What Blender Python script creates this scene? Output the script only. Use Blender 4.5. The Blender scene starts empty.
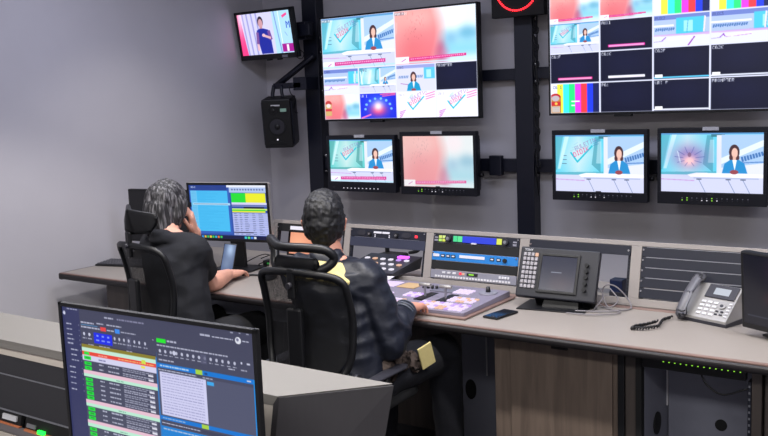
import bpy, bmesh, math, random
import numpy as np
from mathutils import Vector, Matrix, noise
random.seed(7)
PI = math.pi
def V(*a): return Vector(a)
COL = bpy.context.scene.collection
SC = bpy.context.scene
R = math.radians

# ------------------------------------------------------------------ materials
def srgb(c):
    return tuple(((v/255)/12.92 if v/255 <= .04045 else ((v/255+.055)/1.055)**2.4) for v in c)
MATS = {}
def mat(name, rgb, rough=.5, metal=0., nscale=40., namt=.08, bump=0., spec=.5, coat=0., stretch=None, bscale=None, emis=None, estr=0., alpha=None):
    if name in MATS: return MATS[name]
    m = bpy.data.materials.new(name); m.use_nodes = True; nt = m.node_tree; N = nt.nodes; L = nt.links
    b = N['Principled BSDF']; c = srgb(rgb)
    tc = N.new('ShaderNodeTexCoord'); mp = N.new('ShaderNodeMapping'); L.new(tc.outputs['Object'], mp.inputs[0])
    if stretch: mp.inputs['Scale'].default_value = stretch
    nz = N.new('ShaderNodeTexNoise'); nz.inputs['Scale'].default_value = nscale; nz.inputs['Detail'].default_value = 4
    L.new(mp.outputs[0], nz.inputs['Vector'])
    mx = N.new('ShaderNodeMix'); mx.data_type = 'RGBA'
    mx.inputs[6].default_value = tuple(max(0, v*(1-namt)) for v in c)+(1,)
    mx.inputs[7].default_value = tuple(min(1, v*(1+namt)) for v in c)+(1,)
    L.new(nz.outputs['Fac'], mx.inputs[0]); L.new(mx.outputs[2], b.inputs['Base Color'])
    b.inputs['Roughness'].default_value = rough; b.inputs['Metallic'].default_value = metal
    b.inputs['Specular IOR Level'].default_value = spec
    if coat: b.inputs['Coat Weight'].default_value = coat; b.inputs['Coat Roughness'].default_value = .1
    if bump:
        bp = N.new('ShaderNodeBump'); bp.inputs['Strength'].default_value = bump; bp.inputs['Distance'].default_value = .004
        n2 = N.new('ShaderNodeTexNoise'); n2.inputs['Scale'].default_value = bscale or nscale*2; L.new(mp.outputs[0], n2.inputs['Vector'])
        L.new(n2.outputs['Fac'], bp.inputs['Height']); L.new(bp.outputs[0], b.inputs['Normal'])
    if emis: b.inputs['Emission Color'].default_value = srgb(emis)+(1,); b.inputs['Emission Strength'].default_value = estr
    MATS[name] = m; return m
def led(name, rgb, s): return mat(name, (30, 30, 30), .4, emis=rgb, estr=s)
def screen_mat(name, strength, rough=.35):
    m = bpy.data.materials.new(name); m.use_nodes = True; N = m.node_tree.nodes; L = m.node_tree.links; b = N['Principled BSDF']
    b.inputs['Base Color'].default_value = (.006, .006, .008, 1); b.inputs['Roughness'].default_value = rough
    a = N.new('ShaderNodeAttribute'); a.attribute_name = 'Col'
    L.new(a.outputs['Color'], b.inputs['Emission Color']); b.inputs['Emission Strength'].default_value = strength
    return m
def wood(name, c1, c2, rough=.45, axis=2):
    m = bpy.data.materials.new(name); m.use_nodes = True; N = m.node_tree.nodes; L = m.node_tree.links; b = N['Principled BSDF']
    tc = N.new('ShaderNodeTexCoord'); mp = N.new('ShaderNodeMapping'); L.new(tc.outputs['Object'], mp.inputs[0])
    s = [22, 22, 22]; s[axis] = 1.6; mp.inputs['Scale'].default_value = s
    nz = N.new('ShaderNodeTexNoise'); nz.inputs['Scale'].default_value = 1.6; nz.inputs['Detail'].default_value = 6; nz.inputs['Distortion'].default_value = .6
    L.new(mp.outputs[0], nz.inputs['Vector'])
    cr = N.new('ShaderNodeValToRGB'); cr.color_ramp.elements[0].position = .3; cr.color_ramp.elements[1].position = .7
    cr.color_ramp.elements[0].color = srgb(c1)+(1,); cr.color_ramp.elements[1].color = srgb(c2)+(1,)
    L.new(nz.outputs['Fac'], cr.inputs[0]); L.new(cr.outputs[0], b.inputs['Base Color']); b.inputs['Roughness'].default_value = rough
    return m
def mesh_fabric(name, rgb):
    """woven mesh: tiny see-through holes from a procedural grid"""
    m = bpy.data.materials.new(name); m.use_nodes = True; N = m.node_tree.nodes; L = m.node_tree.links; b = N['Principled BSDF']
    b.inputs['Base Color'].default_value = srgb(rgb)+(1,); b.inputs['Roughness'].default_value = .7
    tc = N.new('ShaderNodeTexCoord'); sx = N.new('ShaderNodeSeparateXYZ'); L.new(tc.outputs['Object'], sx.inputs[0])
    outs = []
    for k in (0, 2):
        mu = N.new('ShaderNodeMath'); mu.operation = 'MULTIPLY'; mu.inputs[1].default_value = 2*PI/.004; L.new(sx.outputs[k], mu.inputs[0])
        si = N.new('ShaderNodeMath'); si.operation = 'SINE'; L.new(mu.outputs[0], si.inputs[0])
        g = N.new('ShaderNodeMath'); g.operation = 'GREATER_THAN'; g.inputs[1].default_value = .35; L.new(si.outputs[0], g.inputs[0]); outs.append(g)
    hole = N.new('ShaderNodeMath'); hole.operation = 'MULTIPLY'; L.new(outs[0].outputs[0], hole.inputs[0]); L.new(outs[1].outputs[0], hole.inputs[1])
    inv = N.new('ShaderNodeMath'); inv.operation = 'SUBTRACT'; inv.inputs[0].default_value = 1; L.new(hole.outputs[0], inv.inputs[1])
    L.new(inv.outputs[0], b.inputs['Alpha']); return m

M_wall = mat('wall_paint', (196, 193, 198), .85, nscale=6, namt=.03, bump=.05, bscale=180)
M_ceil = mat('ceiling_paint', (90, 90, 94), .9, nscale=8, namt=.04)
M_floor = mat('floor_carpet', (58, 58, 64), .95, nscale=120, namt=.25, bump=.3)
M_steel = mat('black_steel', (20, 23, 38), .45, nscale=30, namt=.12, bump=.05)
M_blk = mat('black_plastic', (13, 14, 18), .45, nscale=60, namt=.1)
M_blk2 = mat('matte_black', (9, 10, 13), .75, nscale=60, namt=.15)
M_bezel = mat('bezel_plastic', (17, 19, 30), .45, nscale=60, namt=.1)
M_lam = mat('desk_laminate', (144, 137, 131), .45, nscale=150, namt=.04)
M_lam2 = mat('turret_laminate', (122, 119, 115), .5, nscale=200, namt=.05)
M_frame = mat('hutch_frame', (144, 138, 134), .5, nscale=120, namt=.05)
M_edge = wood('edge_wood', (112, 90, 84), (134, 110, 102), .4, 0)
M_dk = mat('dark_edge', (20, 16, 19), .5, nscale=30, namt=.15)
M_door = wood('door_wood', (92, 80, 72), (114, 100, 90), .5, 2)
M_cab = wood('cabinet_brown', (66, 60, 58), (80, 72, 68), .5, 2)
M_char = mat('charcoal_panel', (52, 50, 54), .6, nscale=90, namt=.1, stretch=(1, 1, .1))
M_grey = mat('grey_panel', (124, 126, 140), .55, nscale=20, namt=.06)
M_rack = mat('rack_black', (24, 27, 40), .45, nscale=50, namt=.1)
M_seam = mat('seam_metal', (150, 152, 160), .35, .6, nscale=60)
M_silver = mat('silver_plastic', (160, 158, 156), .35, .3, nscale=60, namt=.04)
M_white = mat('white_plastic', (205, 205, 210), .4, nscale=40, namt=.03)
M_key = mat('grey_keys', (128, 128, 140), .5, nscale=60)
M_dgrey = mat('dark_grey_plastic', (42, 42, 50), .45, nscale=60)
M_blue = mat('blue_panel', (38, 118, 190), .4, nscale=40, namt=.06)
M_screw = mat('screw_metal', (190, 190, 195), .25, .9, nscale=60)
M_lav = led('lavender_led', (236, 216, 252), 1.05)
M_lavd = led('violet_led', (200, 160, 240), 1.0)
M_wht = led('white_led', (240, 236, 250), 1.0)
M_amb = led('amber_led', (240, 190, 160), .95)
M_grn = led('green_led', (150, 235, 60), 1.1)
M_grn2 = led('bright_green_led', (20, 255, 60), 3.5)
M_red = led('red_led', (255, 30, 40), 5.)
M_red2 = led('small_red_led', (255, 40, 60), 2.)
M_skin = mat('skin', (214, 158, 136), .55, nscale=30, namt=.06, bump=.05)
M_skin2 = mat('skin_tan', (206, 146, 124), .55, nscale=30, namt=.06, bump=.05)
M_shirt = mat('black_cotton', (16, 18, 26), .85, nscale=18, namt=.25, bump=.35, bscale=300)
M_trous = mat('dark_trousers', (13, 14, 20), .85, nscale=30, namt=.2, bump=.3, bscale=300)
M_jean = mat('dark_denim', (12, 14, 24), .9, nscale=40, namt=.25, bump=.3, bscale=400)
M_jack = mat('navy_jacket_cloth', (17, 22, 36), .5, nscale=12, namt=.3, bump=.3, bscale=60)
M_cream = mat('cream_cloth', (205, 190, 130), .8, nscale=60, namt=.1, bump=.3)
M_paper = mat('white_paper', (228, 226, 232), .7, nscale=30, namt=.03)
M_cable = mat('grey_cable', (120, 116, 120), .5)
M_cableb = mat('black_cable', (14, 14, 18), .5)

# ------------------------------------------------------------------ mesh helpers
class MB:
    def __init__(s): s.bm = bmesh.new(); s.mats = []
    def mi(s, m):
        if m not in s.mats: s.mats.append(m)
        return s.mats.index(m)
    def _fin(s, verts, m, M, smooth=False):
        if M is not None: bmesh.ops.transform(s.bm, matrix=M, verts=list(verts))
        i = s.mi(m); fs = set()
        for v in verts: fs.update(v.link_faces)
        for f in fs: f.material_index = i; f.smooth = smooth
    def box(s, a, b, m, bev=0., M=None, seg=2):
        a = Vector(a); b = Vector(b); c = (a+b)/2; d = b-a
        r = bmesh.ops.create_cube(s.bm, size=1, matrix=Matrix.Translation(c) @ Matrix.Diagonal((abs(d.x), abs(d.y), abs(d.z), 1)))
        vs = r['verts']
        if bev:
            bev = min(bev, min(abs(d.x), abs(d.y), abs(d.z))*.45)
            es = list({e for v in vs for e in v.link_edges})
            rr = bmesh.ops.bevel(s.bm, geom=es, offset=bev, segments=seg, profile=.5, affect='EDGES')
            vs = set(v for v in rr['verts'] if v.is_valid) | set(v for v in vs if v.is_valid)
        s._fin(list(vs), m, M); return s
    def cyl(s, p0, p1, r, m, r2=None, n=20, M=None, smooth=True):
        p0 = Vector(p0); p1 = Vector(p1); d = p1-p0
        q = d.to_track_quat('Z', 'Y').to_matrix().to_4x4()
        rr = bmesh.ops.create_cone(s.bm, cap_ends=True, segments=n, radius1=r, radius2=r if r2 is None else r2, depth=d.length, matrix=Matrix.Translation((p0+p1)/2) @ q)
        s._fin(rr['verts'], m, M, smooth)
        if smooth:
            for v in rr['verts']:
                for f in v.link_faces:
                    if len(f.verts) > 4: f.smooth = False
        return s
    def ell(s, c, rad, m, M=None, n=16):
        rr = bmesh.ops.create_uvsphere(s.bm, u_segments=n, v_segments=max(6, n*2//3), radius=1, matrix=Matrix.Translation(c) @ Matrix.Diagonal((*rad, 1)))
        s._fin(rr['verts'], m, M, True); return s
    def prism(s, pts, axis, a, b, m, M=None):
        """polygon pts (2D) extruded along axis index from a to b"""
        def P(p, t):
            q = [0, 0, 0]; o = [i for i in range(3) if i != axis]; q[o[0]] = p[0]; q[o[1]] = p[1]; q[axis] = t; return q
        v0 = [s.bm.verts.new(P(p, a)) for p in pts]; v1 = [s.bm.verts.new(P(p, b)) for p in pts]
        s.bm.faces.new(v0); s.bm.faces.new(v1[::-1])
        for i in range(len(pts)): s.bm.faces.new((v0[i], v1[i], v1[(i+1) % len(pts)], v0[(i+1) % len(pts)]))
        s._fin(v0+v1, m, M); return s
    def hexa(s, p8, m, M=None):
        """8 corners: bottom 4 (ccw), top 4"""
        v = [s.bm.verts.new(p) for p in p8]
        for f in ((0, 3, 2, 1), (4, 5, 6, 7), (0, 1, 5, 4), (1, 2, 6, 5), (2, 3, 7, 6), (3, 0, 4, 7)): s.bm.faces.new([v[i] for i in f])
        s._fin(v, m, M); return s
    def tube(s, pts, r, m, M=None, n=8, closed=False, sub=6, flat=1.):
        P = [Vector(p) for p in pts]; L = len(P); Q = []
        rs = r if isinstance(r, (list, tuple)) else [r]*L; RR = []
        rng = L if closed else L-1
        for i in range(rng):
            p0 = P[(i-1) % L] if closed or i > 0 else P[i]; p1 = P[i]; p2 = P[(i+1) % L]; p3 = P[(i+2) % L] if closed or i+2 < L else p2
            for k in range(sub):
                t = k/sub
                Q.append(.5*((2*p1)+(p2-p0)*t+(2*p0-5*p1+4*p2-p3)*t*t+(3*p1-p0-3*p2+p3)*t**3))
                RR.append(rs[i]*(1-t)+rs[(i+1) % L]*t)
        if not closed: Q.append(P[-1]); RR.append(rs[-1])
        rings = []; up = None; K = len(Q)
        for i, q in enumerate(Q):
            t = (Q[(i+1) % K]-Q[i-1]) if closed else (Q[min(i+1, K-1)]-Q[max(i-1, 0)])
            if t.length < 1e-9: t = Vector((0, 0, 1))
            t.normalize()
            if up is None:
                up = Vector((0, 0, 1)) if abs(t.z) < .9 else Vector((0, 1, 0))
            up = (up-t*up.dot(t)).normalized(); sd = t.cross(up)
            rings.append([s.bm.verts.new(q+(up*math.cos(a)*flat+sd*math.sin(a))*RR[i]) for a in [2*PI*j/n for j in range(n)]])
        for i in range(K if closed else K-1):
            A = rings[i]; B = rings[(i+1) % K]
            for j in range(n): s.bm.faces.new((A[j], A[(j+1) % n], B[(j+1) % n], B[j]))
        if not closed: s.bm.faces.new(rings[0][::-1]); s.bm.faces.new(rings[-1])
        s._fin([v for r_ in rings for v in r_], m, M, True); return s
    def cone2(s, a, ra, b, rb, m=None, M=None):
        """round cone: hull of two spheres (ra / rb may be 3-tuples)"""
        return s.hull([(a, ra), (b, rb)], m, M)
    def hull(s, sph, m=None, M=None, n=12):
        t = bmesh.new()
        for c, r in sph:
            r = (r, r, r) if not isinstance(r, (tuple, list)) else r
            bmesh.ops.create_uvsphere(t, u_segments=n, v_segments=8, radius=1, matrix=Matrix.Translation(c) @ Matrix.Diagonal((*r, 1)))
        o = bmesh.ops.convex_hull(t, input=t.verts)
        bmesh.ops.delete(t, geom=[v for v in t.verts if not v.link_faces], context='VERTS')
        bmesh.ops.delete(t, geom=list({e for e in o['geom_interior'] if isinstance(e, bmesh.types.BMVert) and e.is_valid}), context='VERTS')
        me = bpy.data.meshes.new('t'); t.to_mesh(me); t.free()
        n0 = len(s.bm.verts); s.bm.from_mesh(me); bpy.data.meshes.remove(me); s.bm.verts.ensure_lookup_table()
        s._fin([s.bm.verts[i] for i in range(n0, len(s.bm.verts))], m or M_skin, M, True); return s
    def build(s, name, parent=None):
        bmesh.ops.recalc_face_normals(s.bm, faces=s.bm.faces)
        me = bpy.data.meshes.new(name); s.bm.to_mesh(me); s.bm.free()
        for m in s.mats: me.materials.append(m)
        o = bpy.data.objects.new(name, me); COL.objects.link(o)
        if parent: o.parent = parent
        return o
def tag(o, label=None, cat=None, group=None, kind=None):
    for k, v in (('label', label), ('category', cat), ('group', group), ('kind', kind)):
        if v: o[k] = v
    return o
def thing(name, label, cat, loc=(0, 0, 0), rot=(0, 0, 0), group=None):
    o = bpy.data.objects.new(name, None); o.empty_display_size = .1; COL.objects.link(o); o.location = loc; o.rotation_euler = rot
    return tag(o, label, cat, group)
def bx(name, a, b, m, parent=None, bev=.003):
    return MB().box(a, b, m, bev).build(name, parent)
def remesh(o, vox, smooth=4, disp=None, mats=None):
    md = o.modifiers.new('r', 'REMESH'); md.mode = 'VOXEL'; md.voxel_size = vox; md.use_smooth_shade = True
    if smooth:
        ms = o.modifiers.new('s', 'SMOOTH'); ms.factor = .5; ms.iterations = smooth
    bpy.context.view_layer.update()
    ev = o.evaluated_get(bpy.context.evaluated_depsgraph_get()); me = bpy.data.meshes.new_from_object(ev)
    o.modifiers.clear(); ms_ = list(o.data.materials); o.data = me
    me.materials.clear()
    for m in (mats or ms_[:1]): me.materials.append(m)
    if disp:
        for v in me.vertices: v.co += v.normal*disp(v.co)
    for p in me.polygons: p.use_smooth = True; p.material_index = 0
    me.update(); return o
def wrinkle(amp, sc, stretch=(1, 1, 1)):
    def f(p):
        q = Vector((p.x*stretch[0], p.y*stretch[1], p.z*stretch[2]))*sc
        a = noise.noise(q); b = noise.noise(q*2.3+Vector((5, 1, 2)))
        return amp*((1-abs(a)*3)+.4*b)
    return f

# ------------------------------------------------------------------ painter for screens
FONT = {}
for ln in """A 0E11111F111111|B 1E11111E11111E|C 0E11101010110E|D 1E11111111111E|E 1F10101E10101F|F 1F10101E101010|G 0E11101711110F|H 1111111F111111|I 0E04040404040E|J 0702020202120C|K 11121418141211|L 1010101010101F|M 111B1515111111|N 11191513111111|O 0E11111111110E|P 1E11111E101010|Q 0E11111115120D|R 1E11111E141211|S 0F10100E01011E|T 1F040404040404|U 1111111111110E|V 11111111110A04|W 1111111515150A|X 11110A040A1111|Y 11110A04040404|Z 1F01020408101F|0 0E11131519110E|1 040C040404040E|2 0E11010204081F|3 1F02040201110E|4 02060A121F0202|5 1F101E0101110E|6 0608101E11110E|7 1F010204080808|8 0E11110E11110E|9 0E11110F01020C""".split('|'):
    k, h = ln.split(' '); FONT[k] = [int(h[i:i+2], 16) for i in range(0, 14, 2)]
class Paint:
    """draws into an array of colours that end up as the colours of a screen mesh"""
    def __init__(s, W, H, bg=(0, 0, 0)): s.W, s.H = W, H; s.a = np.empty((H, W, 3)); s.a[:] = bg; s.yy, s.xx = np.mgrid[0:H, 0:W]; s.u = (s.xx+.5)/W; s.v = (s.yy+.5)/H
    def sub(s, x0, y0, x1, y1, p):
        a, b, c, d = int(x0*s.W), int(y0*s.H), int(x1*s.W), int(y1*s.H)
        s.a[b:d, a:c] = p.a[(np.arange(d-b)*p.H//(d-b))[:, None], (np.arange(c-a)*p.W//(c-a))[None]]
    def m(s, mask, col, al=1.):
        if callable(col): s.a[mask] = col(s.u[mask], s.v[mask])
        else: s.a[mask] = s.a[mask]*(1-al)+np.array(col, float)*al
    def _win(s, x0, y0, x1, y1):
        return (slice(max(0, int(y0*s.H)-1), max(0, min(s.H, int(y1*s.H)+2))), slice(max(0, int(x0*s.W)-1), max(0, min(s.W, int(x1*s.W)+2))))
    def _put(s, w, mask, col, al):
        a = s.a[w]; a[mask] = a[mask]*(1-al)+np.array(col, float)*al
    def rect(s, x0, y0, x1, y1, col, al=1.):
        w = s._win(x0, y0, x1, y1); u, v = s.u[w], s.v[w]; s._put(w, (u >= x0) & (u < x1) & (v >= y0) & (v < y1), col, al)
    def ell(s, cx, cy, rx, ry, col, al=1.):
        w = s._win(cx-rx, cy-ry, cx+rx, cy+ry); s._put(w, ((s.u[w]-cx)/rx)**2+((s.v[w]-cy)/ry)**2 < 1, col, al)
    def glow(s, cx, cy, rx, ry, col, al=1.):
        w = np.exp(-(((s.u-cx)/rx)**2+((s.v-cy)/ry)**2))[..., None]*al; s.a = s.a*(1-w)+np.array(col, float)*w
    def poly(s, pts, col, al=1.):
        w = s._win(min(q[0] for q in pts), min(q[1] for q in pts), max(q[0] for q in pts), max(q[1] for q in pts)); u, v = s.u[w], s.v[w]
        ins = np.zeros(u.shape, bool); n = len(pts)
        for i in range(n):
            x0, y0 = pts[i]; x1, y1 = pts[(i+1) % n]
            if y0 == y1: continue
            c = ((y0 > v) != (y1 > v)) & (u < (x1-x0)*(v-y0)/(y1-y0)+x0); ins ^= c
        s._put(w, ins, col, al)
    def line(s, x0, y0, x1, y1, w, col, al=1.):
        asp = s.W/s.H; dx, dy = (x1-x0)*asp, (y1-y0); L = math.hypot(dx, dy)+1e-9; nx, ny = -dy/L*w/2, dx/L*w/2
        s.poly([(x0+nx/asp, y0+ny), (x1+nx/asp, y1+ny), (x1-nx/asp, y1-ny), (x0-nx/asp, y0-ny)], col, al)
    def text(s, x, y, t, h, col, rot=0., al=1.):
        """h = letter height as fraction of H"""
        px = h*s.H/7; ca, sa = math.cos(rot), math.sin(rot)
        lx = ((s.xx+.5-x*s.W)*ca+(s.yy+.5-y*s.H)*sa)/px; ly = (-(s.xx+.5-x*s.W)*sa+(s.yy+.5-y*s.H)*ca)/px
        gi = np.floor(lx).astype(int); gj = np.floor(ly).astype(int); ok = (gj >= 0) & (gj < 7) & (gi >= 0) & (gi < 6*len(t))
        lut = np.zeros((7, 6*len(t)), bool)
        for i, ch in enumerate(t):
            for r_, bits in enumerate(FONT.get(ch, [0]*7)):
                for c in range(5):
                    if bits >> (4-c) & 1: lut[r_, i*6+c] = True
        mk = ok.copy(); mk[ok] = lut[gj[ok], gi[ok]]; s.m(mk, col, al)
    def blur(s, r, reg=None):
        a = s.a
        for _ in range(2):
            for ax in (0, 1):
                k = 2*r+1; p = np.pad(a, [(r+1, r) if i == ax else (0, 0) for i in range(3)], mode='edge'); c = np.cumsum(p, axis=ax)
                a = (np.take(c, range(k, c.shape[ax]), axis=ax)-np.take(c, range(0, c.shape[ax]-k), axis=ax))/k
        s.a = a
    def noisy(s, amt, seed=1):
        s.a = s.a*(1+amt*(np.random.default_rng(seed).random((s.H, s.W, 1))-.5))
def logo(p, cx, cy, sc, card=False):
    c1 = (30, 190, 215)
    p.line(cx-.16*sc, cy-.02*sc, cx-.03*sc, cy+.26*sc, .05*sc, c1); p.line(cx-.04*sc, cy+.26*sc, cx+.24*sc, cy-.20*sc, .05*sc, c1)
    p.text(cx-.09*sc, cy-.17*sc, 'BULETIN', .12*sc, (150, 140, 190) if not card else (170, 120, 190), -.38)
    p.text(cx-.12*sc, cy+.0*sc, 'DIDIK', .13*sc, (226, 50, 130), -.38)
    for i in range(3): p.line(cx-.10*sc-.02*i, cy-.22*sc+.05*i, cx-.02*sc, cy-.30*sc+.05*i, .02*sc, (140, 200, 220), .6)
def anchor(p, cx, base, sc, blue=(40, 140, 205)):
    p.ell(cx, base-.46*sc, .062*sc, .15*sc, (70, 45, 50)); p.ell(cx-.0, base-.35*sc, .06*sc, .1*sc, (80, 50, 55))
    p.ell(cx+.004, base-.44*sc, .036*sc, .10*sc, (235, 190, 175)); p.rect(cx-.015*sc, base-.37*sc, cx+.02*sc, base-.28*sc, (228, 180, 165))
    p.poly([(cx-.05*sc, base-.30*sc), (cx+.055*sc, base-.30*sc), (cx+.12*sc, base-.22*sc), (cx+.155*sc, base-.02), (cx-.145*sc, base-.02), (cx-.115*sc, base-.22*sc)], blue)
    p.poly([(cx-.022*sc, base-.30*sc), (cx+.03*sc, base-.30*sc), (cx+.006*sc, base-.08*sc)], (240, 245, 250))
    p.ell(cx+.0, base-.05*sc, .05*sc, .045*sc, (150, 70, 80))
def studio_bg(p, tone=(95, 205, 232)):
    """news set: wall of light with translucent slabs at left, arc window at right, desk"""
    t = np.array(tone, float)
    p.a[:] = t
    p.m(p.u < 2, lambda u, v: np.stack([t[i]+(235-t[i])*np.clip(1.1-3.2*np.abs(u-.27)-.9*np.abs(v-.35), 0, 1)*.75 for i in range(3)], -1))
    p.poly([(0, .0), (.10, .0), (.02, .62), (0, .62)], t*.78, .6); p.poly([(.12, 0), (.17, 0), (.06, .60), (.03, .60)], (225, 245, 250), .6)
    p.poly([(.46, .05), (.52, .05), (.52, .66), (.42, .52)], t*.7, .6); p.poly([(.49, .12), (.53, .12), (.53, .5), (.47, .5)], (215, 240, 250), .45)
    p.rect(0, .0, 1, .035, (90, 150, 205)); p.rect(.5, .035, .63, .075, t*.6)
    p.rect(.555, .05, .60, .70, (222, 226, 240)); p.rect(.60, .04, 1, .70, (168, 200, 236))
    p.poly([(.60, .42), (1, .12), (1, .22), (.60, .52)], (225, 238, 250)); p.poly([(.60, .58), (1, .50), (1, .72), (.6, .72)], (224, 228, 246))
    for i in range(9):
        x = .79+i*.026; p.line(x, .40-i*.012, x+.012, .48-i*.014, .035, (40, 95, 170), .8)
    p.line(.76, .5, 1., .48, .02, (60, 110, 190), .7)
    p.poly([(0, .66), (.55, .64), (.55, .72), (0, .72)], t*.82, .8)
    p.rect(0, .70, 1, 1, (206, 210, 238))
    p.poly([(.27, .70), (.36, .665), (1, .685), (1, .74), (.30, .735)], (243, 244, 252)); p.rect(.33, .745, .95, .765, (130, 150, 190), .5)
    p.line(0, .78, .34, .80, .012, (190, 120, 200), .8)
    for x in (.38, .66, .80): p.line(x, .77, x+.07, 1., .012, (110, 130, 170), .8); p.rect(x-.02, .765, x+.03, .785, (60, 70, 100), .7)
def news(W, H, lower=True, burst=False, tone=(95, 205, 232), title=None):
    p = Paint(W, H); studio_bg(p, tone)
    if burst:
        p.glow(.29, .40, .17, .2, (120, 90, 170), .8); p.glow(.29, .47, .07, .09, (255, 200, 200), 1); p.ell(.29, .37, .018, .04, (90, 60, 90), .5)
        for k in range(10):
            a = k*PI/5; p.line(.29+.06*math.cos(a), .42+.08*math.sin(a), .29+.15*math.cos(a), .40+.17*math.sin(a), .012, (60, 70, 150), .5)
        p.line(.17, .30, .20, .50, .02, (230, 250, 255), .5)
    else:
        logo(p, .28, .32, .62)
        for i in range(3): p.rect(.10-i*.01, .36+i*.07, .135, .375+i*.07, (70, 90, 130), .7); p.line(.44, .12+i*.035, .50, .09+i*.035, .012, (70, 120, 180), .7)
    anchor(p, .72, .69, .80)
    if lower:
        p.rect(0, .86, .16, .985, (235, 238, 248)); p.line(.07, .95, .12, .90, .02, (200, 120, 190)); p.rect(.0, .955, 1, .985, (170, 225, 238), .7)
        p.poly([(.17, .875), (.875, .855), (.875, .925), (.17, .945)], (205, 45, 140))
        for i in range(26): p.rect(.19+i*.026, .892-.0006*i, .19+i*.026+.017, .918-.0006*i, (250, 205, 235), .75)
    if title: p.rect(0, .015, .018*len(title), .075, (120, 130, 150), .6); p.text(.01, .022, title, .045, (250, 250, 255))
    return p
def skinshot(W, H, lower=True, title=None, vivid=1.):
    p = Paint(W, H, (214, 120, 120))
    p.m(p.u < 2, lambda u, v: np.stack([240-14*v-4*np.sin(u*9), 152-40*v+34*np.clip(.22-u, 0, 1)*3, 150-22*v+30*np.clip(.2-u, 0, 1)*3], -1))
    p.glow(.30, .15, .22, .2, (246, 190, 186), .6); p.glow(.22, .75, .2, .25, (230, 112, 120), .6)
    q = Paint(W, H); q.a[:] = (228, 244, 250); q.rect(.5, .42, 1, .85, (165, 218, 240)); q.rect(.5, .66, 1, .9, (140, 210, 232)); q.ell(.9, .48, .11, .11, (110, 180, 212)); q.ell(.7, .56, .07, .09, (130, 185, 220)); q.ell(.72, .15, .12, .16, (250, 240, 250))
    q.ell(.56, .80, .07, .20, (150, 80, 130)); q.ell(.60, .9, .05, .2, (200, 120, 160)); q.ell(.44, .8, .05, .12, (240, 190, 205)); q.blur(max(2, W//24))
    w = np.clip((p.u-.45-.05*np.sin(p.v*4))*6, 0, 1)[..., None]; p.a = p.a*(1-w)+q.a*w
    rg = random.Random(3)
    for i in range(46):
        x = .13+rg.random()*.22; y = .02+rg.random()*.5; x0 = x+(.4-y)*.1; p.line(x0, y, x0-.012+rg.random()*.02, y+.035, .006, (110, 55, 70), .4)
    p.poly([(0, .16), (.035, .22), (.025, .40), (0, .46)], (240, 180, 180), .7)
    if lower:
        p.rect(0, .86, .17, .99, (240, 240, 248)); p.line(.07, .95, .13, .90, .02, (200, 130, 190)); p.rect(.17, .955, 1, .985, (200, 235, 245), .8)
        p.poly([(.17, .885), (.88, .855), (.88, .905), (.17, .94)], (215, 35, 130))
        for i in range(27): p.rect(.19+i*.025, .898-.0012*i, .19+i*.025+.016, .92-.0012*i, (250, 205, 235), .7)
    if vivid < 1: p.a = p.a*vivid+np.array((206, 196, 192.))*(1-vivid)
    if title: p.rect(0, .015, .018*len(title), .075, (120, 110, 130), .6); p.text(.01, .022, title, .045, (250, 250, 255))
    return p
def bars(W, H, juke=False, lab=''):
    p = Paint(W, H)
    cs = [(238, 240, 250), (240, 240, 70), (60, 235, 245), (40, 235, 130), (225, 60, 235), (245, 60, 70), (30, 60, 240), (20, 30, 90)]
    for i, c in enumerate(cs): p.rect(i/8, 0, (i+1)/8, 1, c)
    if juke:
        p.ell(.09, .45, .115, .14, (190, 40, 50)); p.rect(0, .45, .205, 1, (190, 130, 60)); p.ell(.09, .48, .08, .1, (190, 180, 190)); p.rect(0, .6, .2, .74, (200, 40, 50)); p.ell(.1, .67, .03, .045, (245, 200, 80)); p.rect(.02, .76, .18, .97, (215, 205, 200))
        for i in range(5): p.rect(.03, .78+i*.04, .17, .79+i*.04, (160, 150, 150))
        p.rect(.42, .58, .60, .625, (250, 250, 255)); p.rect(.42, .72, .50, .76, (250, 250, 255))
    if lab: p.text(.04, .05, lab, .1, (60, 80, 160))
    return p
def dark(W, H, lab, line=None, line2=None):
    p = Paint(W, H, (8, 12, 38)); p.glow(.5, .4, .5, .5, (14, 18, 50), 1)
    if line: p.rect(.15, .82, .86, .90, line); p.rect(.17, .835, .84, .885, (255, 235, 250), .55)
    if line2: p.rect(0, .93, 1, .975, line2); p.rect(.02, .86, .16, .95, (245, 245, 250))
    p.text(.02, .03, lab, .10, (225, 228, 245)); return p
def setwide(W, H, lab, var=0):
    p = Paint(W, H, (225, 228, 248)); p.rect(0, 0, 1, .16, (110, 130, 205)); p.rect(0, .14, 1, .62, (176, 196, 236))
    x0 = .40 if var == 0 else .72
    p.rect(x0, .10, 1 if var else .92, .62, (75, 200, 230)); p.rect(x0+.14, .2, x0+.3, .55, (160, 230, 245)); p.line(x0+.22, .18, x0+.2, .58, .02, (50, 160, 200)); p.line(.92, .1, .9, .6, .05, (235, 225, 245))
    p.rect(.0, .3, x0-.04, .36, (240, 242, 252)); 
    for i in range(int(9*(1+var*.7))): p.line(.03+i*.04, .50-.01*(i % 3), .05+i*.04, .40, .05, (50, 100, 170), .8)
    p.poly([(0, .62), (1, .6), (1, .68), (0, .66)], (190, 120, 210), .5)
    p.line(.62, 1., .74, .72, .04, (150, 40, 180)) if var == 0 else p.line(.2, .7, .24, .80, .03, (150, 60, 190))
    p.line(.22, .70, .14, .82, .03, (150, 90, 200)); p.line(.0, .84, .17, .82, .015, (150, 120, 200)); p.poly([(.25, .80), (.7, .76), (.66, .70), (.30, .73)], (240, 236, 252))
    if var: p.line(.25, .81, .68, .76, .012, (170, 80, 200))
    p.text(.02, .03, lab, .10, (70, 80, 140)); return p
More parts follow.
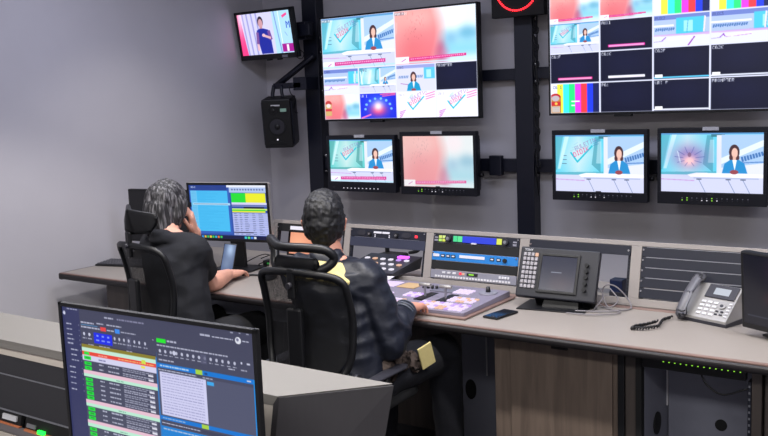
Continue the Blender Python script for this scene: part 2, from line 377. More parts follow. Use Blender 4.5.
def desk2(W, H):
    p = Paint(W, H); studio_bg(p); p.poly([(.02, .1), (.05, .1), (.1, .66), (.05, .66)], (235, 250, 252), .8); p.poly([(.3, .1), (.36, .1), (.3, .66), (.22, .66)], (235, 250, 252), .6); anchor(p, .72, .7, .5); p.text(.03, .04, 'CAM2', .1, (80, 90, 130)); return p
def closeup(W, H):
    p = Paint(W, H, (214, 216, 240)); p.rect(0, 0, 1, .12, (150, 160, 220)); p.rect(.72, .12, 1, .55, (90, 195, 232)); p.rect(.78, .2, .9, .5, (170, 230, 245))
    for i in range(6): p.line(.06+i*.045, .5, .08+i*.045, .40, .05, (60, 110, 180), .7)
    for i in range(4): p.line(.52+i*.045, .5, .54+i*.045, .40, .05, (60, 110, 180), .7)
    p.line(.1, .7, .3, .75, .02, (150, 60, 150)); anchor(p, .44, 1.02, 1.25, (20, 150, 200)); p.text(.02, .04, 'CAM3', .09, (90, 100, 150)); return p
def burstcard(W, H):
    p = Paint(W, H, (20, 40, 220)); p.glow(.5, .5, .3, .4, (60, 110, 255), 1); p.glow(.5, .68, .22, .22, (225, 40, 110), 1); p.glow(.5, .52, .13, .2, (255, 235, 240), 1)
    for k in range(8):
        a = k*PI/7; p.ell(.5+.36*math.cos(a), .62-.42*math.sin(a), .035, .05, (130, 200, 255), .9)
    p.line(.56, .05, .98, .02, .05, (220, 90, 160)); p.line(.62, .12, .98, .07, .04, (220, 90, 160)); p.line(.02, .98, .3, .84, .06, (230, 110, 200)); p.text(.02, .04, 'VR 1', .1, (210, 215, 250)); return p
def logocard(W, H):
    p = Paint(W, H, (238, 238, 252)); logo(p, .44, .40, 1.1, True)
    for i in range(3): p.line(.74, .12+.09*i, .98, .02+.09*i, .035, (220, 90, 170), .8)
    for i in range(4): p.line(.05, .78+.07*i, .22-.03*i, .70+.07*i, .03, (190, 70, 190), .8)
    p.text(.03, .06, 'CG 1', .09, (170, 170, 210)); return p
def grid(W, H, cells, nc, nr):
    p = Paint(W, H, (222, 226, 248))
    g = .0035
    for (c, r, cs, rs, q) in cells: p.sub(c/nc+g, r/nr+g*1.6, (c+cs)/nc-g, (r+rs)/nr-g*1.6, q)
    return p

def screen_mesh(name, p, w, h, m, parent, y=-.0005, ss=1):
    """flat display panel centred on the local origin, facing -y, colours from painter p"""
    a = p.a
    if ss > 1: a = a[:a.shape[0]//ss*ss, :a.shape[1]//ss*ss].reshape(a.shape[0]//ss, ss, a.shape[1]//ss, ss, 3).mean((1, 3))
    H, W = a.shape[:2]; a = np.clip(a, 0, 255)/255
    lin = np.where(a <= .04045, a/12.92, ((a+.055)/1.055)**2.4)
    xs = (np.arange(W)/(W-1)-.5)*w; zs = (.5-np.arange(H)/(H-1))*h
    X, Z = np.meshgrid(xs, zs); co = np.stack([X, np.full_like(X, y), Z], -1).reshape(-1, 3)
    i = np.arange(H*W).reshape(H, W); f = np.stack([i[:-1, :-1], i[1:, :-1], i[1:, 1:], i[:-1, 1:]], -1).reshape(-1, 4)
    me = bpy.data.meshes.new(name); me.vertices.add(len(co)); me.vertices.foreach_set('co', co.ravel().astype('f'))
    me.loops.add(f.size); me.loops.foreach_set('vertex_index', f.ravel().astype('i')); me.polygons.add(len(f))
    me.polygons.foreach_set('loop_start', np.arange(0, f.size, 4, dtype='i'))
    me.update(calc_edges=True); me.validate()
    at = me.color_attributes.new('Col', 'FLOAT_COLOR', 'POINT'); at.data.foreach_set('color', np.concatenate([lin, np.ones((H, W, 1))], -1).ravel().astype('f'))
    me.materials.append(m); o = bpy.data.objects.new(name, me); COL.objects.link(o); o.parent = parent; return o
S_tv = screen_mat('tv_screen', 1.25); S_mon = screen_mat('monitor_screen', 1.2); S_pc = screen_mat('computer_screen', 1.0); S_fg = screen_mat('desk_screen', .95)

def loc_M(o): return o

# ------------------------------------------------------------------ camera (calibrated from the wall and console lines)
yaw, pitch, roll, hc, fpx = .6211, .1315, -.0384, 1.6881, 912.98
cy, sy, cp, sp = math.cos(yaw), math.sin(yaw), math.cos(pitch), math.sin(pitch)
F = Vector((-sy*cp, cy*cp, -sp)); Rt = Vector((cy, sy, 0)); U = Rt.cross(F)
R2 = Rt*math.cos(roll)+U*math.sin(roll); U2 = U*math.cos(roll)-Rt*math.sin(roll)
cam = bpy.data.cameras.new('camera'); co = bpy.data.objects.new('camera', cam); COL.objects.link(co)
co.matrix_world = Matrix(((R2.x, U2.x, -F.x, 0), (R2.y, U2.y, -F.y, 0), (R2.z, U2.z, -F.z, hc), (0, 0, 0, 1)))
cam.sensor_width = 36; cam.lens = fpx/768*36; cam.clip_start = .05; SC.camera = co

# ------------------------------------------------------------------ room
XL, XR, YB, YF, ZC = -4.72, 2.4, 5.15, -1.6, 2.9
def st(name, a, b, m): return tag(bx(name, a, b, m, bev=0), kind='structure')
st('floor', (XL-.1, YF-.1, -.1), (XR+.1, YB+.1, 0), M_floor)
st('ceiling', (XL-.1, YF-.1, ZC), (XR+.1, YB+.1, ZC+.1), M_ceil)
st('wall_left', (XL-.1, YF, 0), (XL, YB, ZC), M_wall); st('wall_right', (XR, YF, 0), (XR+.1, YB, ZC), M_wall)
st('wall_back', (XL-.1, YB, 0), (XR+.1, YB+.1, ZC), M_wall); st('wall_front', (XL-.1, YF-.1, 0), (XR+.1, YF, ZC), M_wall)

# ------------------------------------------------------------------ mounting frame for the screens
fr = thing('mounting_frame', 'black steel frame of upright posts and crossbars behind the wall screens', 'frame', (-2.54, 5.06, 0))
def rel(o, *p): return tuple(p[i]-o.location[i] for i in range(3))
for x0, x1 in ((-4.27, -4.138), (-2.602, -2.482), (-.95, -.83)):
    m = MB().box(rel(fr, x0, 5.06, 0), rel(fr, x1, 5.145, 2.9), M_steel, .004)
    m.build('post', fr)
    for z in (1.18, 1.29, 1.75, 1.85, 2.02, 2.12): MB().cyl(rel(fr, x1+.002, 5.085, z), rel(fr, x1+.014, 5.085, z), .009, M_screw, n=8).build('bolt', fr)
for xa, xb in ((-4.138, -2.602), (-2.482, -.95), (-.83, -.2)):
    for z0, z1 in ((1.762, 1.832), (1.198, 1.278)):
        MB().box(rel(fr, xa, 5.08, z0), rel(fr, xb, 5.12, z1), M_steel, .003).build('crossbar', fr)
    MB().box(rel(fr, xa, 5.08, 2.45), rel(fr, xb, 5.12, 2.52), M_steel, .003).build('crossbar', fr)
c = MB()
zz = 2.12
pts = [(-2.475, 5.10, 2.16)]
for k in range(9):
    z = 2.08-k*.10; pts += [(-2.47, 5.07, z), (-2.435, 5.05, z-.02), (-2.44, 5.05, z-.05), (-2.468, 5.06, z-.04)]
pts += [(-2.462, 5.06, 1.17), (-2.47, 5.1, 1.05)]
c.tube(pts, .0045, M_cableb, sub=4); c.tube([(-2.455, 5.05, 1.9), (-2.44, 5.05, 1.6), (-2.45, 5.05, 1.3), (-2.46, 5.07, 1.2)], .004, M_cableb)
tag(c.build('cable_bundle'), 'looped black cables running down the right side of the middle post', 'cable')

# ------------------------------------------------------------------ large multiview televisions
def television(name, label, cx, cz, w, h, paint, badge=False):
    t = thing(name, label, 'television', (cx, 4.95, cz), group='large televisions on the frame')
    b = .010
    m = MB(); m.box((-w/2, 0, -h/2), (w/2, .045, h/2), M_blk, .004); m.build('housing', t)
    m = MB()
    for a, c_ in (((-w/2, -.006, h/2-b), (w/2, .002, h/2)), ((-w/2, -.006, -h/2), (w/2, .002, -h/2+b*1.3)), ((-w/2, -.006, -h/2), (-w/2+b, .002, h/2)), ((w/2-b, -.006, -h/2), (w/2, .002, h/2))):
        m.box(a, c_, M_blk, .0015)
    m.box((-.18*w, -.005, -h/2-.012), (-.10*w, .03, -h/2+.002), M_blk, .002); m.build('bezel', t)
    screen_mesh('screen', paint, w-2*b, h-2.3*b, S_tv, t, ss=2)
    m = MB(); m.box((-.2, .045, -.18), (.2, .128, .18), M_steel, .004).build('wall_bracket', t)
    return t
W8, H8 = 448*2, 252*2
big1 = grid(W8, H8, [(0, 0, 2, 2, news(448, 252, title='PVW MIX')), (2, 0, 2, 2, skinshot(448, 252, title='PGM MIX')),
    (0, 2, 1, 1, setwide(224, 126, 'CAM1', 1)), (1, 2, 1, 1, desk2(224, 126)), (2, 2, 1, 1, closeup(224, 126)), (3, 2, 1, 1, dark(224, 126, 'PROMPTER')),
    (0, 3, 1, 1, skinshot(224, 126, False)), (1, 3, 1, 1, burstcard(224, 126)), (2, 3, 1, 1, logocard(224, 126)), (3, 3, 1, 1, logocard(224, 126))], 4, 4)
for k in (0,):   # channel bug on the lower left tile
    big1.ell(.028, .845, .024, .035, (190, 60, 60)); big1.rect(.006, .845, .05, .96, (205, 170, 110)); big1.ell(.028, .86, .015, .02, (240, 220, 220)); big1.rect(.006, .89, .05, .915, (200, 50, 60))
big2 = grid(W8, H8, [(0, 0, 1, 1, skinshot(224, 126)), (1, 0, 1, 1, skinshot(224, 126)), (2, 0, 1, 1, bars(224, 126)), (3, 0, 1, 1, bars(224, 126)),
    (0, 1, 1, 1, news(224, 126, False, title='MIX')), (1, 1, 1, 1, dark(224, 126, 'AUX1', (235, 50, 170))), (2, 1, 1, 1, setwide(224, 126, 'AUX2', 0)), (3, 1, 1, 1, setwide(224, 126, 'AUX3', 1)),
    (0, 2, 1, 1, dark(224, 126, 'CG1F', (235, 50, 150))), (1, 2, 1, 1, dark(224, 126, 'CG1K', (235, 240, 250))), (2, 2, 1, 1, dark(224, 126, 'CG2F', None, (90, 200, 240))), (3, 2, 1, 1, dark(224, 126, 'CG2K', None, (225, 230, 245))),
    (0, 3, 1, 1, bars(224, 126, True, 'CG 1')), (1, 3, 1, 1, dark(224, 126, 'PG1')), (2, 3, 1, 1, dark(224, 126, 'VRI F', None, (235, 238, 250))), (3, 3, 1, 1, dark(224, 126, 'PROMPTER'))], 4, 4)
television('television', 'large television with a big pink skin picture, left of the middle post', -3.402, 1.889, 1.23, .704, big1)
television('television', 'large television showing colour bars and many black tiles, right of the middle post', -1.706, 1.896, 1.232, .704, big2)

# ------------------------------------------------------------------ broadcast monitors under them
def monitor(label, x0, x1, z0, z1, paint, style):
    w, h = x1-x0, z1-z0
    t = thing('broadcast_monitor', label, 'monitor', ((x0+x1)/2, 4.90, (z0+z1)/2), group='broadcast monitors in the row under the televisions')
    m = MB(); m.box((-w/2, .003, -h/2), (w/2, .035, h/2), M_bezel, .006); m.box((-w/2+.025, .035, -h/2+.03), (w/2-.025, .09, h/2-.03), M_bezel, .006); m.box((-w/2+.04, .09, -h/2+.05), (w/2-.04, .12, h/2-.05), M_bezel, .006); m.build('housing', t)
    sb = .052 if style == 1 else .066
    sx = .018; top = .028 if style else .030
    m = MB(); y0 = -.012
    m.box((-w/2, y0, h/2-top), (w/2, .004, h/2), M_bezel, .002); m.box((-w/2, y0, -h/2), (w/2, .004, -h/2+sb), M_bezel, .002)
    m.box((-w/2, y0, -h/2+sb), (-w/2+sx, .004, h/2-top), M_bezel, .002); m.box((w/2-sx*1.1, y0, -h/2+sb), (w/2, .004, h/2-top), M_bezel, .002)
    m.build('bezel', t)
    o = screen_mesh('screen', paint, w-2*sx+.004, h-top-sb+.004, S_mon, t, ss=2); o.location = (-.001, .001, (sb-top)/2)
    q = Paint(96, 16, (205, 205, 212)); q.text(.08, .22, 'MULTIVIEW' if style == 1 else 'TX MONITOR', .5, (60, 60, 70))
    m = MB(); m.box((-.042, y0-.004, h/2-.015), (.042, y0+.003, h/2+.004), M_white, .001); m.build('name_plate', t)
    for i in range(14 if style else 10):
        x = -w*.26+i*w*(.046 if style else .056); bw_ = .0026 if style else .0034
        gr = style and i in ((0, 1) if style == 1 else (0, 1, 6))
        mm = M_grn if gr else (M_wht if (style == 0 or i in (4, 5, 7)) else M_dgrey)
        m = MB(); m.box((x-bw_, y0-.003, -h/2+.0205), (x+bw_, y0+.002, -h/2+.0255), mm, .0005)
        if style: m.box((x-bw_, y0-.003, -h/2+.0325), (x+bw_, y0+.002, -h/2+.0375), M_grn if (gr and i) else M_key, .0005)
        m.build('button', t)
    m = MB()
    if style:
        q = Paint(40, 12); m.box((-.016, y0-.0015, -h/2+.050), (.016, y0+.002, -h/2+.058), M_dgrey, .0005)
    else: m.box((-w/2+.04, y0-.0015, -h/2+.020), (-w/2+.06, y0+.002, -h/2+.034), M_dgrey, .0005)
    m.build('maker_badge', t)
    for s_ in (-1, 1):
        MB().cyl((s_*w/2, .04, -h*.18), (s_*(w/2+.02), .04, -h*.18), .012, M_blk, n=12).build('side_knob', t)
    MB().box((-.08, .12, -.07), (.08, .178, .07), M_steel, .004).build('wall_bracket', t)
    return t
monitor('small monitor showing a teal newsroom, leftmost of the row under the televisions', -3.96, -3.392, 1.063, 1.442, news(512, 288, tone=(95, 200, 200)), 0)
monitor('small monitor showing only a pink skin close-up, beside the middle post', -3.351, -2.788, 1.058, 1.461, skinshot(512, 288, vivid=.62), 1)
monitor('small monitor showing a newsreader and a pink logo, right of the middle post', -2.281, -1.718, 1.057, 1.460, news(512, 288, False), 1)
monitor('small monitor showing a newsreader and a glowing burst, at the right edge', -1.662, -1.097, 1.058, 1.466, news(512, 288, False, True), 2)
MB().box((-2.785, 5.045, 1.175), (-2.70, 5.085, 1.30), M_steel, .005).build('x')
o = bpy.data.objects['x']; o.name = 'clamp_bracket'; tag(o, 'black clamp bracket on the crossbar between the pink monitor and middle post', 'bracket')

# ------------------------------------------------------------------ clock
ck = thing('studio_clock', 'square black studio clock with a ring of red lights, on the middle post', 'clock', (-2.52, 4.95, 2.302))
MB().box((-.172, 0, -.172), (.172, .05, .172), M_blk2, .005).box((-.05, .05, -.1), (.05, .115, .1), M_steel, .003).build('housing', ck)
for k in range(60):
    a = k*PI/30; MB().cyl((.137*math.sin(a), -.006, .137*math.cos(a)), (.137*math.sin(a), .002, .137*math.cos(a)), .0052, M_red, n=8).build('second_light', ck)

# ------------------------------------------------------------------ small wall television (sign language) on its arm
def signer():
    W, H = 480, 300; p = Paint(W, H, (196, 190, 232)); p.rect(.0, 0, .66, 1, (206, 204, 240))
    for x in (.10, .18, .27, .36): p.line(x, 0, x+.04, 1, .045, (120, 120, 190), .6)
    p.poly([(0, 0), (.05, .0), (.12, 1), (0, 1)], (240, 60, 130)); p.glow(.04, .1, .05, .4, (255, 220, 240), .8)
    p.rect(.66, 0, 1, 1, (170, 215, 240)); p.line(.70, 0, .76, 1, .03, (120, 150, 210)); p.line(.78, 0, .8, 1, .02, (235, 245, 255))
    p.text(.90, .26, 'M', .16, (30, 70, 190)); p.poly([(.84, .12), (.93, .06), (.94, .11), (.85, .18)], (235, 70, 140))
    p.rect(.78, .78, .99, .97, (160, 20, 140)); p.rect(.86, .80, .90, .96, (240, 235, 245)); p.line(.86, .5, .9, .6, .01, (90, 130, 200))
    p.ell(.43, .22, .052, .13, (40, 30, 45)); p.ell(.43, .26, .042, .11, (200, 150, 160)); p.rect(.405, .34, .455, .42, (190, 140, 150))
    p.poly([(.34, .42), (.40, .38), (.47, .38), (.56, .42), (.59, .60), (.60, .98), (.38, .98), (.35, .70)], (28, 40, 150))
    p.line(.56, .44, .59, .66, .09, (110, 70, 150)); p.line(.35, .46, .335, .74, .08, (120, 80, 150)); p.line(.59, .62, .47, .55, .06, (215, 170, 180)); p.ell(.46, .54, .03, .04, (225, 180, 190)); p.line(.335, .74, .33, .9, .06, (225, 180, 190))
    p.blur(1); return p
wt = thing('wall_television', 'small tilted television with a sign language interpreter, high on the left post', 'television', (-4.43, 4.85, 2.154), (R(-9)*-1, 0, 0))
w, h = .53, .342
MB().box((-w/2, .004, -h/2), (w/2, .04, h/2), M_blk, .006).box((-.1, .04, -.1), (.1, .07, .1), M_blk, .01).build('housing', wt)
m = MB()
for a, b in (((-w/2, -.008, h/2-.018), (w/2, .006, h/2)), ((-w/2, -.008, -h/2), (w/2, .006, -h/2+.036)), ((-w/2, -.008, -h/2), (-w/2+.018, .006, h/2)), ((w/2-.02, -.008, -h/2), (w/2, .006, h/2))): m.box(a, b, M_blk, .002)
m.box((-.02, -.01, -h/2-.01), (.015, .02, -h/2+.004), M_blk, .002).box((.08, -.01, -h/2-.01), (.11, .02, -h/2+.004), M_blk, .002)
m.build('bezel', wt)
o = screen_mesh('screen', signer(), w-.036, h-.052, S_tv, wt, ss=2); o.location = (0, .001, .009)
MB().box((.13, -.0095, -h/2+.006), (.18, -.006, -h/2+.024), M_key, .001).build('sticker', wt)
m = MB(); m.box((-4.30, 4.93, 2.13), (-4.10+.0, 4.965, 2.21), M_steel, .004); m.box((-4.26, 4.96, 2.11), (-4.16, 5.06, 2.23), M_steel, .004); m.box((-4.47, 4.915, 2.12), (-4.28, 4.95, 2.2), M_steel, .004)
tag(m.build('screen_arm'), 'black steel arm carrying the small tilted television beside the left post', 'bracket')
tag(MB().tube([(-4.24, 4.93, 2.06), (-4.22, 5.0, 2.02), (-4.27, 5.03, 1.98), (-4.33, 4.99, 2.02)], .003, M_cableb).build('cable'), 'thin black cable below the small tilted television', 'cable')

# ------------------------------------------------------------------ loudspeaker
sp_ = thing('loudspeaker', 'black box loudspeaker hanging on a bracket from the left post', 'speaker', (-4.349, 4.83, 1.53), (R(8.4), 0, R(27)))
W_, H_ = .205, .345
MB().box((-W_/2, 0, -H_/2), (W_/2, .19, H_/2), M_blk, .008).build('cabinet', sp_)
MB().cyl((0, -.004, -.02), (0, .004, -.02), .066, M_blk2, n=32).build('woofer_ring', sp_)
wf = MB().cyl((0, -.006, -.02), (0, -.002, -.02), .052, M_dgrey, r2=.056, n=32).build('woofer', sp_)
MB().ell((0, -.006, -.02), (.02, .01, .02), M_blk).build('dust_cap', wf)
MB().cyl((-.02, -.004, .095), (-.02, .003, .095), .034, M_blk2, n=24).ell((-.02, -.004, .095), (.014, .007, .014), M_blk).build('tweeter', sp_)
MB().box((-.035, -.003, .125), (.03, .002, .135), M_white, .001).build('name_stripe', sp_)
MB().box((.03, -.004, .085), (.075, .002, .108), mat('mint_sticker', (150, 190, 170), .6), .001).build('sticker', sp_)
MB().box((-.06, -.003, -.15), (.05, .002, -.125), M_blk2, .002).build('bass_port', sp_)
MB().cyl((-.005, -.004, -.112), (-.005, .002, -.112), .006, M_wht, n=10).build('power_light', sp_)
for s_ in (-1, 1): MB().box((s_*W_/2, .02, -H_/2+.02), (s_*(W_/2+.008), .17, H_/2-.02), M_steel, .003).build('side_bracket', sp_)
m = MB(); m.tube([(-4.15, 5.03, 2.0), (-4.16, 5.02, 1.985), (-4.44, 4.95, 1.80)], .022, M_steel, sub=1, n=4)
m.box((-4.46, 4.93, 1.775), (-4.20, 4.975, 1.815), M_steel, .003); m.box((-4.27, 4.93, 1.76), (-4.15, 5.06, 1.85), M_steel, .003)
m.tube([(-4.45, 4.93, 1.80), (-4.46, 4.92, 1.72), (-4.42, 4.92, 1.695)], .014, M_steel, sub=3); m.tube([(-4.38, 4.93, 1.80), (-4.37, 4.92, 1.74), (-4.36, 4.93, 1.70)], .012, M_steel, sub=3)
tag(m.build('speaker_bracket'), 'black angled steel bracket between the left post and the loudspeaker', 'bracket')
tag(MB().tube([(-4.30, 4.92, 1.79), (-4.27, 4.90, 1.74), (-4.25, 4.92, 1.70), (-4.29, 4.95, 1.62), (-4.3, 5.0, 1.6)], .0035, M_cableb).build('cable'), 'thin black cable looping behind the loudspeaker', 'cable')

# ------------------------------------------------------------------ main console
wt_ = thing('worktop', 'long pale worktop of the long desk with dark rounded edge', 'worktop', (-2, 3.7, .72))
L0, R0 = -4.60, .9
def W2(*p): return rel(wt_, *p)
MB().box(W2(L0+.03, 3.165, .715), W2(R0, 4.2, .75), M_lam, .001).build('top_surface', wt_)
m = MB(); m.box(W2(L0+.02, 3.146, .7425), W2(R0, 3.166, .7502), M_edge, .002); m.build('wood_edging', wt_)
m = MB(); m.box(W2(L0+.015, 3.137, .713), W2(R0, 3.168, .7435), M_dk, .012, seg=4); m.box(W2(L0, 3.145, .707), W2(L0+.034, 4.2, .748), M_dk, .012, seg=4); m.build('edge_moulding', wt_)
MB().box(W2(-3.50, 3.712, .7495), W2(R0, 3.748, .7525), M_edge, .001).build('rear_wood_strip', wt_)
# under-desk cabinets
cb = thing('desk_pedestal', 'dark brown pedestal under the far left end of the desk', 'cabinet', (-4.1, 3.6, 0))
MB().box(rel(cb, -4.302, 3.25, 0), rel(cb, -3.72, 4.15, .704), M_cab, .003).build('body', cb)
MB().box(rel(cb, -4.28, 3.243, .04), rel(cb, -3.74, 3.25, .69), M_cab, .002).build('door', cb)
tag(MB().box((-3.72, 3.30, .60), (-2.80, 3.33, .70), M_grey, .002).build('apron_rail'), 'grey rail under the worktop between the two seated operators', 'rail')
cb = thing('leg_panel', 'brown panel under the desk behind the legs of the person in the navy jacket', 'panel', (-2.6, 3.75, 0))
MB().box(rel(cb, -3.2, 3.75, 0), rel(cb, -2.25, 3.77, .704), M_cab, .002).build('board', cb)
MB().cyl(rel(cb, -2.43, 3.742, .33), rel(cb, -2.43, 3.75, .33), .008, M_screw, n=10).build('screw', cb)
def holed(name, label, x0, x1, holes, slot):
    t = thing(name, label, 'panel', ((x0+x1)/2, 3.75, 0))
    MB().box(rel(t, x0, 3.75, 0), rel(t, x1, 3.77, .704), M_grey, .002).build('board', t)
    for x, z, rx, rz in holes: MB().cyl((0, -.004, 0), (0, .003, 0), 1, M_blk2, n=24, M=Matrix.Translation(rel(t, x, 3.75, z)) @ Matrix.Diagonal((rx, 1, rz, 1))).build('cable_hole', t)
    for x, z0, z1 in slot: MB().box(rel(t, x-.003, 3.744, z0), rel(t, x+.003, 3.75, z1), M_white, .001).build('bright_slot', t)
holed('rear_panel', 'grey panel with a cable hole in the knee space left of the wooden door', -2.245, -1.80, [(-2.198, .253, .03, .05)], [(-2.105, .335, .53)])
cb = thing('door_cabinet', 'desk cabinet with a plain wood grain door', 'cabinet', (-1.5, 3.5, 0))
MB().box(rel(cb, -1.795, 3.262, 0), rel(cb, -1.262, 3.74, .704), M_door, .002).build('body', cb)
d_ = MB().box(rel(cb, -1.716, 3.25, .03), rel(cb, -1.280, 3.262, .69), M_door, .002).build('door', cb)
MB().box(rel(cb, -1.53, 3.243, .672), rel(cb, -1.46, 3.251, .69), M_blk2, .002).build('finger_pull', d_)
rb = thing('rack_bay', 'open equipment bay with black rack rails under the right part of the desk', 'rack', (-1, 3.5, 0))
MB().box(rel(rb, -1.258, 3.25, 0), rel(rb, -1.232, 3.30, .704), M_blk, .002).build('rack_rail', rb)
MB().box(rel(rb, -1.232, 3.262, 0), rel(rb, -1.188, 3.30, .704), M_cab, .002).build('side_strip', rb)
MB().box(rel(rb, -1.188, 3.25, 0), rel(rb, -1.165, 3.285, .704), M_blk2, .002).build('rack_rail', rb)
MB().box(rel(rb, -1.188, 3.286, 0), rel(rb, -1.165, 3.74, .704), M_grey, .002).build('side_wall', rb)
MB().cyl((-.003, 0, 0), (.003, 0, 0), 1, M_blk2, n=24, M=Matrix.Translation(rel(rb, -1.163, 3.424, .373)) @ Matrix.Diagonal((1, .04, .045, 1))).build('cable_hole', rb)
MB().box(rel(rb, -1.160, 3.55, 0), rel(rb, -.769, 3.57, .704), M_grey, .002).build('rear_board', rb)
for x, z in ((-.952, .362),):
    MB().cyl((0, -.004, 0), (0, .003, 0), 1, M_blk2, n=24, M=Matrix.Translation(rel(rb, x, 3.55, z)) @ Matrix.Diagonal((.023, 1, .023, 1))).build('cable_hole', rb)
MB().box(rel(rb, -1.165, 3.540, .41), rel(rb, -1.160, 3.548, .575), M_white, .001).build('bright_slot', rb)
m = MB(); m.box(rel(rb, -.782, 3.25, 0), rel(rb, -.770, 3.29, .65), M_rack, .001)
m.build('rack_rail', rb)
m = MB()
for k in range(26): m.box(rel(rb, -.779, 3.2485, .04+k*.0235), rel(rb, -.773, 3.252, .048+k*.0235), M_seam, .0)
m.build('rail_holes', rb)
MB().box(rel(rb, -.769, 3.25, 0), rel(rb, -.735, 3.74, .704), M_cab, .002).build('side_wall', rb)
ps = thing('power_strip', 'long black power strip with a row of green lights under the right of the desk', 'power strip', (-.97, 3.27, .683))
MB().box(rel(ps, -1.155, 3.23, .655), rel(ps, -.785, 3.262, .7045), M_blk, .003).build('body', ps)
for k in range(14): MB().box(rel(ps, -1.078+k*.0209-.002+.004, 3.226, .685), rel(ps, -1.078+k*.0209+.002+.004, 3.231, .6895), M_grn, .0005).build('indicator_light', ps)
tag(MB().tube([(-.96, 3.28, .665), (-.93, 3.27, .61), (-.87, 3.26, .585), (-.80, 3.26, .612), (-.775, 3.27, .62)], .0035, M_cableb).build('cable'), 'black cable sagging below the green lights of the power strip', 'cable')
cb = thing('desk_cabinet', 'brown cabinet at the right edge under the desk', 'cabinet', (-.4, 3.5, 0))
MB().box(rel(cb, -.728, 3.262, 0), rel(cb, .3, 3.74, .704), M_cab, .002).build('body', cb)
MB().box(rel(cb, -.722, 3.25, .03), rel(cb, -.2, 3.262, .69), M_cab, .002).build('door', cb)

# ------------------------------------------------------------------ rack turret along the desk; local frame: x, out of the panel -y, up the slope z
TILT = R(12.75)
hu = thing('rack_turret', 'long pale equipment turret with sloping rack openings along the back of the desk', 'console turret', (-3.5, 3.762, .79), (-TILT, 0, 0))
ops = [(-3.465, -2.985), (-2.945, -2.468), (-2.424, -1.946), (-1.896, -1.408), (-1.361, -.877), (-.835, -.35)]
HX = -3.5
def H2(x, y, z): return (x-HX, y, z)
mm_ = MB(); mm_.box(H2(-3.502, 0, .2225), H2(.2, .03, .243), M_frame, .002); mm_.build('top_rail', hu)
mm_ = MB(); mm_.box(H2(-3.502, 0, -.0385), H2(.2, .03, -.004), M_frame, .002); mm_.build('bottom_rail', hu)
ed = [-3.502]+[v for o_ in ops for v in o_]+[.2]
for i in range(0, len(ed), 2):
    MB().box(H2(ed[i], 0, -.004), H2(ed[i+1], .03, .2225), M_frame, .002).build('upright', hu)
for (a, b) in ops:
    for x0, x1 in ((a, a+.014), (b-.014, b)):
        m = MB(); m.box(H2(x0, .006, -.004), H2(x1, .02, .2225), M_rack, .001)
        for k in range(15): m.box(H2((x0+x1)/2-.003, .004, .004+k*.0145), H2((x0+x1)/2+.003, .0062, .010+k*.0145), M_blk2)
        m.build('rack_strip', hu)
def in_rack(name, label, cat, i, group=None):
    t = thing(name, label, cat, hu.location, hu.rotation_euler, group); t.location = hu.matrix_basis @ Vector(H2(ops[i][0], 0, 0)) if False else Vector((ops[i][0], 3.762, .79)); return t
U1 = .0444
def face(t, s0, s1, m, w=.478, y=-.003, d=.009, name='front_panel', depth=0):
    b = MB().box((.003, y, s0+.0008), (w-.001, y+d-.001+.003, s1-.0008), m, .001)
    if depth: b.box((.02, .0, s0+.003), (w-.02, depth, s1-.003), M_blk2, .001)
    return b.build(name, t)
def screws(t, s, w=.478):
    for x in (.009, w-.009): MB().cyl((x, -.006, s), (x, -.002, s), .0042, M_screw, n=10).build('screw', t)
# rack 1 (just right of the navy jacket)
t = in_rack('audio_monitor_unit', 'slim black rack unit with two oval grilles and a small red light', 'rack unit', 1)
face(t, .178, .222, M_rack, .477, depth=.05); screws(t, .213, .477)
for x in (.075, .36): MB().cyl((0, -.006, 0), (0, -.002, 0), 1, M_dgrey, n=24, M=Matrix.Translation((x, 0, .2)) @ Matrix.Diagonal((.028, 1, .014, 1))).build('oval_grille', t)
for x in (.13, .30): MB().cyl((x, -.014, .196), (x, -.003, .196), .011, M_blk2, n=16).cyl((x, -.016, .196), (x, -.013, .196), .006, M_screw, n=12).build('headphone_socket', t)
for x, w in ((.155, .05), (.21, .045)): MB().box((x, -.006, .201), (x+w, -.003, .211), M_wht, .001).build('small_display', t)
for x in (.165, .255):
    for z in (.184, .192): MB().cyl((x, -.006, z), (x, -.003, z), .003, M_wht, n=8).build('light', t)
MB().box((.413, -.006, .190), (.428, -.003, .203), M_red2, .001).build('red_light', t)
t = in_rack('blank_plate', 'plain dark blank plate below the rack unit with the red light', 'rack panel', 1)
face(t, .128, .178, mat('slate_panel', (46, 50, 68), .5), .477)
# rack 2
t = in_rack('audio_processor', 'black rack unit with a long glowing blue display, topmost in its rack', 'rack unit', 2)
face(t, .178, .222, M_rack, depth=.1); screws(t, .213)
def lit(name, rgb, s=1.): return led(name, rgb, s)
for x0, x1, z0, z1, c_, n_ in ((.035, .052, .183, .196, (190, 240, 110), 'key'), (.035, .052, .199, .213, (220, 235, 120), 'key'), (.056, .072, .183, .196, (220, 230, 90), 'key'), (.056, .072, .199, .213, (220, 240, 140), 'key'),
        (.118, .140, .186, .214, (70, 225, 150), 'green_display'), (.143, .168, .186, .214, (90, 235, 150), 'green_display'), (.170, .355, .184, .215, (30, 60, 225), 'blue_display'), (.358, .385, .186, .214, (225, 235, 90), 'yellow_display')):
    MB().box((x0, -.0065, z0), (x1, -.003, z1), lit('lit_%d_%d_%d' % c_, c_, 1.), .001).build(n_, t)
for x in (.092, .408): MB().cyl((x, -.018, .199), (x, -.003, .199), .015, M_dgrey, n=20).cyl((x, -.02, .199), (x, -.017, .199), .008, M_seam, n=16).build('knob', t)
for x in (.01, .445):
    MB().box((x, -.006, .183), (x+.02, -.003, .193), M_key, .001).box((x, -.006, .198), (x+.02, -.003, .205), M_key, .001).build('label_strip', t)
MB().box((.22, -.0068, .178), (.25, -.003, .185), M_white, .001).build('label_strip', t)
t = in_rack('blank_plate', 'black blank plate between the blue display unit and the blue fronted unit', 'rack panel', 2); face(t, .133, .178, M_blk2)
